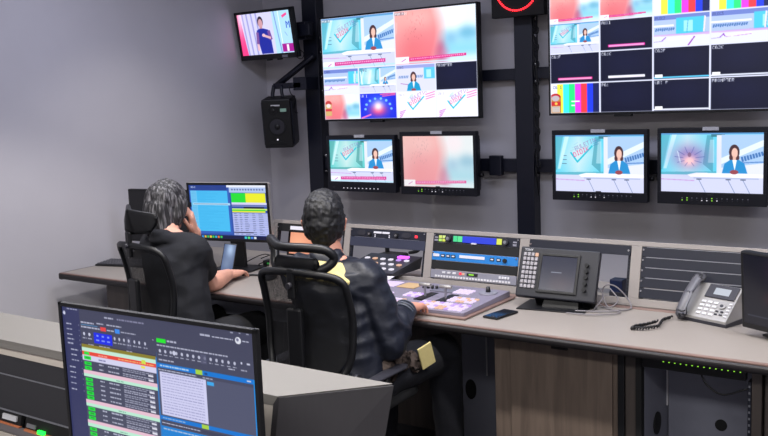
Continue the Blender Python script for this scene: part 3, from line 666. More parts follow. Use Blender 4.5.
t = in_rack('blue_fronted_unit', 'bright blue fronted rack unit, middle one of its rack', 'rack unit', 2)
face(t, .089, .133, M_blue, depth=.1); screws(t, .125)
MB().box((.16, -.006, .108), (.30, -.003, .122), M_wht, .001).build('display', t)
for x in (.055, .085, .115, .33, .365): MB().box((x, -.006, .106), (x+.022, -.003, .120), M_blk2, .001).box((x+.004, -.0065, .110), (x+.018, -.0058, .116), M_wht).build('button', t)
MB().cyl((.41, -.012, .112), (.41, -.003, .112), .01, M_blk2, n=14).build('socket', t)
MB().box((.01, -.006, .107), (.045, -.003, .121), M_white, .001).build('name_label', t)
t = in_rack('blank_plate', 'black blank plate directly under the blue fronted unit', 'rack panel', 2); face(t, .045, .089, M_blk2)
t = in_rack('button_panel_unit', 'grey rack unit with a long row of white buttons, lowest in its rack', 'rack unit', 2)
face(t, 0, .044, M_key, depth=.1)
for k in range(26): MB().box((.03+k*.0162, -.006, .006), (.042+k*.0162, -.003, .016), M_white, .001).build('button', t)
for x in (.07, .1, .13): MB().box((x, -.006, .026), (x+.018, -.003, .036), M_white, .001).build('key', t)
for x, m in ((.168, M_red2), (.185, M_amb)): MB().box((x, -.006, .026), (x+.012, -.003, .037), m, .001).build('lit_key', t)
MB().box((.21, -.006, .024), (.27, -.003, .038), M_blk2, .001).box((.222, -.0064, .028), (.25, -.0058, .034), M_grn).build('display', t)
for k in range(4): MB().box((.385+k*.015, -.006, .025), (.396+k*.015, -.003, .036), M_white, .001).build('key', t)
# rack 3
t = in_rack('blank_plate', 'black blank plate across the top of the rack behind the tilted control panel', 'rack panel', 3); face(t, .178, .222, M_rack, .487); screws(t, .2, .487)
t = thing('junction_box', 'small dark blue box standing behind the looped grey cable', 'box', (-1.50, 3.86, .753))
MB().box((-.03, 0, 0), (.03, .06, .085), mat('navy_box', (10, 24, 60), .5), .004).build('case', t); MB().box((-.03, -.004, .01), (.03, .0, .03), M_dgrey, .001).build('socket_plate', t)
# rack 4: five blank panels
for k, nm in enumerate(('lowest', 'second lowest', 'middle', 'second highest', 'topmost')):
    t = in_rack('blank_plate', '%s of the five blue black blank plates behind the desk telephone' % nm, 'rack panel', 4, 'blank plates behind the telephone')
    face(t, k*U1, k*U1+U1-.001, M_rack, .484)
    MB().box((.024, -.0048, k*U1+U1-.0035), (.46, -.0028, k*U1+U1-.0014), M_seam, 0).build('bright_seam', t); screws(t, k*U1+.03, .484)
for k in range(5):
    t = in_rack('blank_plate', 'blue black blank plate behind the black monitor at the right edge', 'rack panel', 5, 'blank plates behind the right hand monitor'); face(t, k*U1, k*U1+U1-.001, M_rack, .484)
# rack 0: seen past the head
t = in_rack('black_rack_unit', 'black rack unit at the top of the leftmost rack, beside the black hair', 'rack unit', 0); face(t, .178, .222, M_blk2, .479); screws(t, .2, .479)
MB().box((.10, -.006, .19), (.20, -.003, .21), M_wht, .001).build('display', t)
t = thing('preview_screen', 'small screen with an orange picture in the leftmost rack', 'screen', (-3.30, 3.83, .895), (-TILT, 0, 0))
MB().box((-.12, .002, -.07), (.12, .03, .075), M_blk, .004).build('housing', t)
p = Paint(64, 40, (214, 140, 112)); p.glow(.3, .4, .4, .5, (235, 165, 130)); o = screen_mesh('screen', p, .20, .12, S_mon, t, y=-.0002)
t = in_rack('blank_plate', 'dark blank plate at the bottom of the leftmost rack', 'rack panel', 0); face(t, 0, .045, M_rack, .479)

# ------------------------------------------------------------------ computer monitor of the person in black
def pcui():
    W, H = 640, 400; p = Paint(W, H, (40, 80, 170)); p.rect(0, 0, .5, .10, (30, 60, 140)); p.text(.03, .03, 'NEWS', .03, (210, 220, 255))
    p.rect(.01, .10, .53, .90, (48, 96, 190)); p.rect(.02, .11, .505, .86, (70, 190, 245)); p.rect(.02, .11, .10, .86, (110, 200, 245))
    for i in range(34):
        y = .12+i*.0215; p.rect(.11, y, .2+.28*random.random(), y+.006, (40, 160, 225), .5); p.rect(.03, y, .09, y+.006, (60, 150, 210), .6)
    p.rect(.04, .335, .53, .375, (170, 220, 250)); p.rect(.05, .35, .5, .36, (120, 130, 160)); p.rect(0, .33, .02, .41, (10, 20, 60))
    p.rect(.50, .0, 1, .045, (235, 240, 252)); p.rect(.53, .045, 1, .14, (180, 200, 240))
    for i in range(12): p.rect(.56+i*.035, .07, .58+i*.035, .10, (70, 90, 150), .8)
    p.rect(.55, .15, .735, .32, (30, 225, 50)); p.rect(.735, .15, .985, .32, (240, 240, 40)); p.rect(.55, .32, 1, .36, (215, 215, 250)); p.rect(.55, .37, 1, .395, (120, 130, 190)); p.rect(.7, .40, .96, .43, (20, 25, 50))
    p.rect(.55, .43, 1, .46, (210, 240, 120)); p.rect(.55, .45, .97, .475, (60, 215, 60)); p.rect(.55, .475, .97, .50, (235, 235, 60)); p.rect(.55, .51, 1, .92, (170, 180, 235))
    for i in range(12):
        y = .52+i*.034
        for x, w in ((.57, .05), (.64, .03), (.70, .06), (.80, .04), (.88, .06)): p.rect(x, y, x+w*(.6+.5*random.random()), y+.010, (70, 80, 130), .8)
        p.rect(.55, y+.022, 1, y+.026, (215, 220, 250))
    p.rect(.55, .86, .8, .88, (40, 40, 80)); p.rect(0, .93, 1, 1, (14, 22, 66))
    for i, c_ in enumerate([(230, 230, 240), (80, 90, 120), (40, 150, 230), (230, 190, 60), (60, 190, 90), (240, 210, 60), (60, 200, 80), (40, 180, 220), (235, 120, 50), (50, 200, 90)]): p.rect(.05+i*.035, .945, .075+i*.035, .985, c_)
    for i, c_ in enumerate([(60, 200, 220), (90, 220, 120), (70, 130, 230), (220, 230, 240)]): p.rect(.68+i*.04, .945, .71+i*.04, .985, c_)
    return p
pm = thing('computer_monitor', 'computer monitor with cyan, green and yellow windows in front of the person in black', 'monitor', (-3.658, 3.62, 1.083), (R(3), 0, R(11.4)))
w, h = .535, .335
MB().box((-w/2, .003, -h/2), (w/2, .03, h/2), M_silver, .005).box((-.15, .03, -.1), (.15, .055, .1), M_dgrey, .01).build('housing', pm)
m = MB()
for a, b in (((-w/2+.004, -.003, h/2-.014), (w/2-.004, .006, h/2-.001)), ((-w/2+.004, -.003, -h/2+.001), (w/2-.004, .006, -h/2+.016)), ((-w/2+.001, -.003, -h/2+.001), (-w/2+.014, .006, h/2-.001)), ((w/2-.014, -.003, -h/2+.001), (w/2-.001, .006, h/2-.001))): m.box(a, b, M_blk, .0015)
m.build('bezel', pm)
o = screen_mesh('screen', pcui(), w-.026, h-.028, S_pc, pm, ss=2); o.location = (0, .001, .001)
m = MB(); m.box((-.045, .055, -.345), (.045, .08, .02), M_blk, .004); m.build('stand_neck', pm)
MB().box((-.13, -.03, -.332), (.14, .15, -.322), M_blk, .004, M=Matrix.Rotation(R(-3), 4, 'X')).build('stand_base', pm)
km = thing('computer_monitor', 'black switched-off monitor standing behind the head of the person in black', 'monitor', (-4.21, 3.62, 1.03), (0, 0, R(6)))
MB().box((-.27, .003, -.155), (.27, .035, .165), M_blk, .005).build('housing', km)
MB().box((-.26, -.001, -.145), (.26, .004, .155), mat('off_screen', (8, 9, 14), .15), .001).build('screen', km)
MB().box((-.04, .035, -.27), (.04, .06, .0), M_blk, .004).build('stand_neck', km); MB().box((-.12, -.04, -.28), (.12, .13, -.27), M_blk, .004).build('stand_base', km)

def keyboard(name, label, loc, rz, w=.40, d=.135, keym=M_key):
    t = thing(name, label, 'keyboard', loc, (R(2), 0, rz))
    MB().box((-w/2, -d/2, 0), (w/2, d/2, .014), M_blk, .004).build('base', t)
    m = MB()
    for r_ in range(5):
        for c_ in range(17): m.box((-w/2+.008+c_*(w-.014)/17, -d/2+.01+r_*(d-.018)/5, .013), (-w/2+.008+c_*(w-.014)/17+.018, -d/2+.01+r_*(d-.018)/5+.018, .019), keym, .002, seg=1)
    m.build('keys', t); return t
keyboard('computer_keyboard', 'black computer keyboard with grey keys under the hand of the person in black', (-3.70, 3.43, .7505), R(4), keym=mat('greyish_keys', (92, 92, 108), .5))
keyboard('control_keyboard', 'black keypad lying on the far left end of the desk', (-4.42, 3.50, .7505), R(14), .34, .16, keym=mat('charcoal_keys', (70, 70, 76), .5))
tag(MB().prism([(-.09, 0), (.10, 0), (-.055, .085)], 1, -.005, .005, mat('grey_card', (86, 84, 84), .6), M=Matrix.Translation((-4.43, 3.62, .752)) @ Matrix.Rotation(R(-12), 4, 'X')).build('folded_card'), 'grey triangular stand behind the keypad on the far left of the desk', 'card')
ms = thing('computer_mouse', 'black computer mouse beside the hand of the person in black', 'mouse', (-3.28, 3.52, .751)); MB().ell((0, 0, .012), (.03, .055, .018), M_blk).build('shell', ms); MB().cyl((-.004, .03, .026), (.004, .03, .026), .006, M_dgrey, n=10).build('wheel', ms)
# phone on stand
ph = thing('smartphone', 'smartphone with a lit screen leaning upright on its stand in front of the cyan monitor', 'phone', (-3.545, 3.46, .772), (R(-20), R(8), R(30)))
MB().box((-.036, 0, 0), (.036, .009, .168), M_blk, .004).build('body', ph)
p = Paint(40, 80, (70, 90, 130)); p.glow(.55, .2, .35, .3, (170, 195, 230)); p.glow(.4, .7, .4, .3, (110, 130, 165)); o = screen_mesh('screen', p, .064, .154, S_pc, ph, y=-.0006); o.location = (0, 0, .084)
psn = thing('phone_stand', 'small grey stand holding the upright smartphone on the keyboard side of the desk', 'stand', (-3.545, 3.47, .75), (0, 0, R(30)))
MB().box((-.035, -.03, .0005), (.035, .07, .008), M_dgrey, .003).build('base', psn); MB().box((-.02, .045, .005), (.02, .053, .10), M_dgrey, .003, M=Matrix.Rotation(R(-6), 4, 'X')).build('support', psn); MB().box((-.035, -.012, .008), (.035, -.004, .022), M_dgrey, .002).build('lip', psn)
tb = thing('pen', 'black pen lying in front of the monitor stand', 'pen', (-3.42, 3.56, .757), (0, R(90), R(25)))
MB().cyl((0, 0, -.075), (0, 0, .07), .005, M_blk, n=10).build('barrel', tb); MB().cyl((0, 0, .07), (0, 0, .08), .005, M_seam, r2=.001, n=10).build('tip', tb)
bb = thing('usb_hub', 'small black hub box with green and yellow marks between cyan monitor and turret', 'hub', (-3.52, 3.86, .75), (0, 0, R(10)))
MB().box((-.09, -.03, .0005), (.09, .03, .03), M_blk, .003).build('case', bb)
for k in range(4): MB().box((-.06+k*.035, -.033, .01), (-.045+k*.035, -.029, .02), lit('hub_y', (190, 190, 60), .5) if k % 2 else lit('hub_g', (60, 170, 80), .5), .001).build('port', bb)
m = MB()
m.tube([(-3.60, 3.78, .76), (-3.55, 3.74, .78), (-3.50, 3.80, .80), (-3.54, 3.86, .82), (-3.62, 3.82, .79)], .003, M_cableb)
m.tube([(-3.75, 3.82, .755), (-3.66, 3.90, .80), (-3.56, 3.93, .76), (-3.5, 4.0, .79)], .003, M_cableb); m.tube([(-3.5, 3.85, .8), (-3.53, 3.80, .86), (-3.545, 3.9, .84)], .003, M_cableb)
tag(m.build('cable_tangle'), 'tangle of thin black cables on the desk behind the cyan monitor', 'cable')

# ------------------------------------------------------------------ vision switcher
sw = thing('video_switcher', 'large vision mixer with rows of glowing lavender buttons under the hand in the navy sleeve', 'mixing desk', (-2.27, 3.44, .752))
MB().box((-.40, -.228, 0), (.365, .235, .008), M_edge, .002).build('wooden_tray', sw)
MB().hexa([(-.36, -.205, .009), (.345, -.205, .009), (.345, .215, .009), (-.36, .215, .009), (-.36, -.205, .022), (.345, -.205, .022), (.345, .215, .036), (-.36, .215, .036)], mat('switcher_body', (124, 119, 136), .45)).build('body', sw)
def zs(y): return .022+(y+.205)/.42*.014
SWM = {}
def swbtn(x, y, m, w=.0185, d=.018):
    key = (m.name, w, d)
    if key not in SWM:
        o = MB().box((-w/2, -d/2, 0), (w/2, d/2, .006), m, .0015, seg=1).build('button', sw); SWM[key] = o
    else: o = SWM[key].copy(); COL.objects.link(o); o.parent = sw
    o.location = (x, y, zs(y)); o.rotation_euler = (math.atan(.014/.42), 0, 0)
rg = random.Random(4)
for r_ in range(3):
    for c_ in range(16): swbtn(-.335+c_*.0212, -.17+r_*.023+(.0 if r_ < 2 else .012), M_lav if rg.random() > .15 else M_amb)
for r_ in range(4):
    for c_ in range(11): swbtn(.085+c_*.0225, -.175+r_*.026, M_lav if rg.random() > .3 else (M_amb if rg.random() > .4 else M_lavd), .0185, .019)
rest = MB()
def swrest(x, y, m): rest.box((-.00925, -.009, 0), (.00925, .009, .006), m, .0015, seg=1, M=Matrix.Translation((x, y, zs(y))) @ Matrix.Rotation(math.atan(.014/.42), 4, 'X'))
for r_ in range(2):
    for c_ in range(10): swrest(-.335+c_*.0212, -.05+r_*.023, M_lav)
for r_ in range(3):
    for c_ in range(4): swrest(-.06+c_*.022, -.04+r_*.024, M_lav if rg.random() > .3 else M_lavd)
for r_ in range(3):
    for c_ in range(6): swrest(.18+c_*.022, -.045+r_*.027, M_amb if rg.random() > .7 else M_lav)
for r_ in range(3):
    for c_ in range(4): swrest(.13+c_*.022, .09+r_*.026, M_lav)
tag(rest.build('button', sw), kind='stuff')
for x in (.04, .15):
    MB().box((x-.022, -.09, zs(0)-.002), (x+.022, .06, zs(0)+.003), M_blk, .001, M=Matrix.Rotation(0, 4, 'X')).build('fader_slot', sw)
    f = MB().box((x-.004, -.03, zs(0)), (x+.004, -.02, zs(0)+.05), M_seam, .001); f.cyl((x-.03, -.022, zs(0)+.055), (x+.03, -.022, zs(0)+.055), .009, M_silver, n=12); f.build('fader_bar', sw)
for k in range(4): MB().cyl((-.06+k*.024, .12, zs(.12)), (-.06+k*.024, .12, zs(.12)+.016), .0075, M_blk, n=12).build('knob', sw)
MB().cyl((.275, .14, zs(.14)-.003), (.275, .14, zs(.14)+.006), .042, M_key, n=28).build('joystick_ring', sw)
MB().cyl((.275, .14, zs(.14)), (.275, .14, zs(.14)+.03), .012, M_blk, r2=.009, n=16).build('joystick', sw)
MB().box((-.19, .08, zs(.1)), (-.09, .18, zs(.1)+.004), mat('tan_label', (190, 160, 120), .6), .001, M=Matrix.Identity(4)).build('tan_display', sw)
MB().box((-.33, .08, zs(.1)), (-.21, .18, zs(.1)+.004), M_lav, .001).build('lit_display', sw)
m = MB(); m.box((.0, .075, zs(.08)), (.12, .19, zs(.19)+.001), mat('mid_grey', (104, 104, 118), .5), .001); m.build('grey_plate', sw)
for i, (x, y, r_) in enumerate(((-2.60, 3.585, 14), (-2.50, 3.70, 3))):
    tag(MB().box((-.06, -.04, 0), (.06, .04, .0012), M_paper, M=Matrix.Translation((x, y, .806 if i == 0 else .764)) @ Matrix.Rotation(R(r_), 4, 'Z')).build('note_paper'), ('white note lying on the back left of the vision mixer', 'white note lying between vision mixer and turret')[i], 'paper')
sm = thing('small_mixer', 'small sloping control panel with a violet light behind the large vision mixer', 'control panel', (-2.735, 3.80, .765), (0, 0, 0))
MB().hexa([(-.17, -.14, .028), (.15, -.14, .028), (.15, .12, .028), (-.17, .12, .028), (-.17, -.15, .05), (.16, -.15, .05), (.16, .13, .09), (-.17, .13, .09)], M_dgrey).build('body', sm)
MB().box((-.14, -.115, -.0125), (.12, -.055, .03), M_blk, .003).build('foot', sm)
for i in range(6):
    for j in range(3):
        x, y = -.13+i*.05, -.10+j*.07; MB().box((x-.011, y-.011, .05+(y+.15)/.28*.04), (x+.011, y+.011, .058+(y+.15)/.28*.04), (M_lavd if (i == 4 and j == 2) else M_wht if (i+j) % 3 else M_amb), .002).build('button', sm)
MB().box((.04, .07, .083), (.10, .10, .094), led('magenta_led', (210, 90, 255), 2.2), .002).build('violet_display', sm)
m = MB(); m.tube([(-2.92, 4.1, .82), (-2.90, 4.08, .93), (-2.86, 4.08, .945), (-2.72, 4.08, .945), (-2.67, 4.08, .93), (-2.70, 4.08, .86), (-2.76, 4.08, .84)], [.012, .014, .018, .018, .016, .012, .008], M_blk2, sub=5); m.box((-2.95, 4.0, .7505), (-2.80, 4.14, .83), M_blk2, .01)
tag(m.build('desk_microphone'), 'black curved device seen through the open rack behind the small control panel', 'device')

# ------------------------------------------------------------------ tilted control panel
cpn = thing('camera_control_panel', 'dark tilted control panel with a grey keypad and dim screen on the desk', 'control panel', (-1.664, 3.60, .899), (R(-23), R(1.5), R(7.4)))
w, h = .354, .225
MB().box((-w/2, 0, -h/2), (w/2, .035, h/2), M_bezel, .006).build('housing', cpn)
MB().hexa([(-.10, .03, -.10), (w/2-.01, .03, -.10), (w/2-.01, .09, -.13), (-.10, .09, -.13), (-.10, .03, .10), (w/2-.01, .03, .10), (w/2-.02, .075, .06), (-.10, .075, .06)], M_blk).build('rear_case', cpn)
p = Paint(120, 90, (44, 48, 72)); p.glow(.6, .8, .4, .3, (66, 56, 74)); p.rect(.3, .46, .6, .475, (150, 155, 175)); o = screen_mesh('screen', p, .155, .15, screen_mat('dim_screen', .8, .2), cpn, y=-.004); o.location = (.005, 0, .0)
m = MB()
for a, b in (((-.085, -.007, .076), (.095, .002, .088)), ((-.085, -.007, -.088), (.095, .002, -.076)), ((-.085, -.007, -.08), (-.073, .002, .08)), ((.083, -.007, -.08), (.095, .002, .08))): m.box(a, b, M_blk, .002)
m.build('screen_frame', cpn)
for r_ in range(8):
    for c_ in range(4):
        lit_ = (r_ == 0 and c_ == 3)
        MB().box((-.160+c_*.0175, -.006, .070-r_*.0205), (-.146+c_*.0175, .002, .086-r_*.0205), M_amb if lit_ else mat('keypad_beige', (150, 147, 152), .5), .002, seg=1).build('key', cpn)
for k in range(5): MB().cyl((.128, -.018, .045-k*.027), (.128, .0, .045-k*.027), .0085, M_blk2, n=14).build('knob', cpn)
tx = bpy.data.curves.new('maker_name', 'FONT'); tx.body = 'SONY'; tx.size = .014; tx.extrude = .0004; tx.materials.append(M_white)
txo = bpy.data.objects.new('maker_name', tx); COL.objects.link(txo); bpy.context.view_layer.update(); me = bpy.data.meshes.new_from_object(txo); bpy.data.objects.remove(txo); txo = bpy.data.objects.new('maker_name', me); COL.objects.link(txo); txo.parent = cpn; txo.location = (-.158, -.0012, .094); txo.rotation_euler = (R(90), 0, 0)
m = MB(); m.box((-.15, .01, 0), (.15, .20, .006), M_blk, .002, M=Matrix.Translation((-1.66, 3.50, .7505)) @ Matrix.Rotation(R(7), 4, 'Z')); m.hexa([(-1.72, 3.56, .754), (-1.56, 3.58, .754), (-1.56, 3.68, .754), (-1.72, 3.68, .754), (-1.71, 3.59, .82), (-1.57, 3.61, .82), (-1.57, 3.64, .86), (-1.71, 3.64, .86)], M_blk)
tag(m.build('panel_stand'), 'flat black stand carrying the dark tilted control panel', 'stand')
m = MB(); m.tube([(-1.56, 3.55, .757), (-1.47, 3.58, .757), (-1.40, 3.63, .757), (-1.37, 3.70, .757), (-1.40, 3.72, .80), (-1.44, 3.70, .845), (-1.475, 3.68, .85), (-1.49, 3.68, .81), (-1.455, 3.66, .76), (-1.42, 3.68, .79), (-1.46, 3.69, .835)], .0032, M_cable); m.tube([(-1.50, 3.60, .755), (-1.48, 3.66, .80), (-1.505, 3.68, .83), (-1.53, 3.70, .82), (-1.53, 3.69, .78), (-1.47, 3.66, .757), (-1.38, 3.60, .757), (-1.46, 3.52, .757), (-1.58, 3.50, .757)], .0028, M_cable)
tag(m.build('looped_cable'), 'thin grey cable in two loops right of the tilted control panel', 'cable')
sp2 = thing('smartphone', 'black smartphone lying flat on the desk right of the vision mixer', 'phone', (-1.815, 3.36, .751), (0, 0, R(-8)))
MB().box((-.038, -.078, 0), (.038, .078, .009), M_blk, .004).build('body', sp2); MB().box((-.034, -.073, .0088), (.034, .073, .0098), mat('phone_glass', (16, 18, 26), .08), .0005).build('screen', sp2)

# ------------------------------------------------------------------ telephone
M_hs = mat('handset_grey', (92, 92, 98), .4)
tp = thing('desk_telephone', 'silver grey desk telephone with handset on its left and lit display', 'telephone', (-1.045, 3.60, .751), (0, 0, R(-20)))
MB().prism([(0, .004), (.112, .004), (.112, .138), (0, .022)], 0, -.108, .108, M_silver).build('body', tp)
MB().prism([(-.004, .0), (.114, .0), (.114, .02), (-.004, .012)], 0, -.112, .112, M_dgrey).build('base', tp)
SL = Matrix.Rotation(math.atan2(.116, .112), 4, 'X') @ Matrix.Diagonal((1, .77, 1, 1))
def onp(x, s): return Matrix.Translation((x, 0, .022)) @ SL @ Matrix.Translation((0, s, 0))
MB().box((-.035, .125, 0), (.10, .205, .006), M_dgrey, .002, M=onp(0, 0)).build('display_frame', tp)
MB().box((.0, .145, .005), (.07, .185, .0075), led('lcd', (215, 222, 235), .75), .001, M=onp(0, 0)).build('display', tp)
for r_ in range(4):
    for c_ in range(3): MB().box((-.036+c_*.028, .018+r_*.024, 0), (-.016+c_*.028, .032+r_*.024, .005), M_white, .002, M=onp(0, 0), seg=1).build('key', tp)
for r_ in range(5): MB().box((.088, .022+r_*.019, 0), (.102, .032+r_*.019, .005), M_white, .002, M=onp(0, 0), seg=1).build('key', tp)
MB().cyl((.062, .085, 0), (.062, .085, .006), .017, M_silver, n=20, M=onp(0, 0)).cyl((.062, .085, .005), (.062, .085, .0075), .008, M_dgrey, n=16, M=onp(0, 0)).build('round_key', tp)
for k in range(4): MB().box((.045+(k % 2)*.022, .03+(k//2)*.018, 0), (.057+(k % 2)*.022, .038+(k//2)*.018, .005), M_dgrey, .001, M=onp(0, 0)).build('key', tp)
hs = MB(); OH = onp(-.080, -.01) @ Matrix.Diagonal((1, 1.12, 1, 1))
hs.hull([((0, -.004, .022), (.024, .024, .018)), ((0, .02, .034), (.023, .022, .012))], M_hs, M=OH); hs.hull([((0, .01, .034), (.022, .022, .011)), ((0, .10, .044), (.020, .02, .010))], M_hs, M=OH)
hs.hull([((0, .10, .044), (.020, .02, .010)), ((0, .195, .036), (.022, .022, .011))], M_hs, M=OH); hs.hull([((0, .205, .022), (.024, .024, .018)), ((0, .19, .036), (.023, .022, .012))], M_hs, M=OH); hs.build('handset', tp)
m = MB(); pts = []; CP = [V(*q)-V(-1.045, 3.60, .751) for q in ((-1.165, 3.60, .762), (-1.185, 3.55, .76), (-1.165, 3.44, .76), (-1.20, 3.39, .76), (-1.248, 3.375, .76), (-1.245, 3.41, .76), (-1.22, 3.45, .76), (-1.19, 3.50, .765))]
for k in range(150):
    t_ = k/149*(len(CP)-1.001); i_ = int(t_); q = Matrix.Rotation(R(20), 3, 'Z') @ CP[i_].lerp(CP[i_+1], t_-i_); a = k*1.4
    pts.append((q.x+.003*math.sin(a), q.y+.006*math.cos(a), q.z+.006*math.sin(a)))
m.tube(pts, .0035, M_blk, sub=1, n=6); m.build('curly_cord', tp)
m = MB(); m.tube([(-.96, 3.72, .84), (-.92, 3.735, .81), (-.88, 3.72, .775), (-.80, 3.70, .76)], .004, mat('blue_cable', (40, 80, 170), .5)); 
tag(m.build('network_cable'), 'blue network cable behind the right side of the desk telephone', 'cable')
tag(MB().tube([(-.92, 3.70, .86), (-.89, 3.70, .865), (-.87, 3.715, .85)], .006, mat('yellow_plug', (225, 215, 120), .5)).build('network_plug'), 'small yellow cable plug at the right edge of the desk telephone', 'plug')
# right-hand monitor
rm = thing('computer_monitor', 'black monitor with a dark screen cut off by the right edge of the view', 'monitor', (-.711, 3.40, .925), (R(3), 0, R(-26.6)))
MB().box((-.174, 0, -.142), (.22, .035, .15), M_blk, .006).build('housing', rm)
p = Paint(80, 64, (16, 20, 36)); p.glow(.35, .2, .12, .2, (42, 30, 50)); p.glow(.35, .6, .1, .1, (60, 26, 40)); p.rect(.05, .86, 1, .87, (60, 66, 84)); o = screen_mesh('screen', p, .36, .26, screen_mat('dark_screen', .6, .2), rm, y=-.001); o.location = (.02, 0, .01)  # faint red reflection on the dark glass, painted into the screen colours
MB().box((-.10, .02, -.168), (.10, .12, -.158), M_blk, .004).box((-.03, .02, -.16), (.03, .05, -.10), M_blk, .004).build('stand', rm)

# ------------------------------------------------------------------ people helpers
def chain(mb, pts, rad, m=None):
    for i in range(len(pts)-1): mb.cone2(pts[i], rad[i], pts[i+1], rad[i+1], m)
def hand(mb, wrist, fwd, palm_n, side, curl=.35, L=.20, m=None, curls=None):
    """wrist point, forward dir, palm normal (pointing out of the palm), thumb side dir"""
    f = Vector(fwd).normalized(); n = Vector(palm_n); n = (n-f*n.dot(f)).normalized(); s_ = f.cross(n).normalized()
    if s_.dot(Vector(side)) < 0: s_ = -s_
    w = Vector(wrist); P = lambda a, b, c_: w+f*a*L+s_*b*L+n*c_*L
    mb.hull([(P(0, .07, 0), .021), (P(0, -.07, 0), .021), (P(.46, .17, .02), .0135), (P(.46, -.17, .02), .0125), (P(.25, .17, .03), .015), (P(.25, -.15, .03), .015)], m)
    spec = [(.17, .40, .0088), (.06, .44, .009), (-.055, .41, .0088), (-.16, .33, .0078)]
    for k, (b, l, r_) in enumerate(spec):
        c = curls[k] if curls else curl+.05*k
        p = P(.46, b, .02); d = (f+s_*b*.35).normalized(); ang = c*.5; pts = [p]
        for seg, fr in enumerate((.46, .31, .23)):
            dd = (d*math.cos(ang)+n*math.sin(ang)).normalized(); p = p+dd*l*fr*L*1.08; pts.append(p); ang += c
        chain(mb, pts, [r_*1.1, r_, r_*.95, r_*.82], m)
    p0 = P(.10, .12, .03); p1 = P(.27, .30, .08); p2 = P(.42, .36, .13); p3 = P(.53, .36, .17)
    chain(mb, [p0, p1, p2, p3], [.017, .0125, .0105, .009], m)
def headmesh(mb, c, look, up=(0, 0, 1), m=None, s=1.):
    """c = head centre (ear level); look = facing direction. returns local->world function"""
    f = Vector(look).normalized(); u = Vector(up); u = (u-f*u.dot(f)).normalized(); r_ = f.cross(u); c = Vector(c)
    P = lambda x, y, z: c+(r_*x+f*y+u*z)*s
    def blob(lst):
        mb.hull([(P(*q), rr*s) for q, rr in lst], m)
    blob([((0, -.025, .035), .076), ((0, .03, .035), .072), ((0, .0, .045), .078)])
    blob([((0, .035, .02), .064), ((0, .055, -.05), .040), ((0, .082, -.088), .020), ((.035, .03, -.06), .03), ((-.035, .03, -.06), .03), ((.05, .01, -.02), .028), ((-.05, .01, -.02), .028)])
    blob([((0, .098, .022), .008), ((0, .122, -.020), .011), ((.012, .108, -.024), .009), ((-.012, .108, -.024), .009)])
    blob([((.034, .092, .03), .008), ((-.034, .092, .03), .008)])
    blob([((.018, .099, -.052), .006), ((-.018, .099, -.052), .006), ((0, .104, -.050), .006)]); blob([((.015, .097, -.062), .007), ((-.015, .097, -.062), .007)])
    for e in (-1, 1):
        blob([((e*.032, .083, .012), .0125), ((e*.030, .083, .012), .0125)])
        blob([((e*.078, -.002, .018), .010), ((e*.084, -.014, .022), .012), ((e*.078, -.008, -.018), .009), ((e*.076, .0, 0), .012)])
        blob([((e*.05, .07, -.02), .022), ((e*.045, .06, -.03), .02)])
    return P

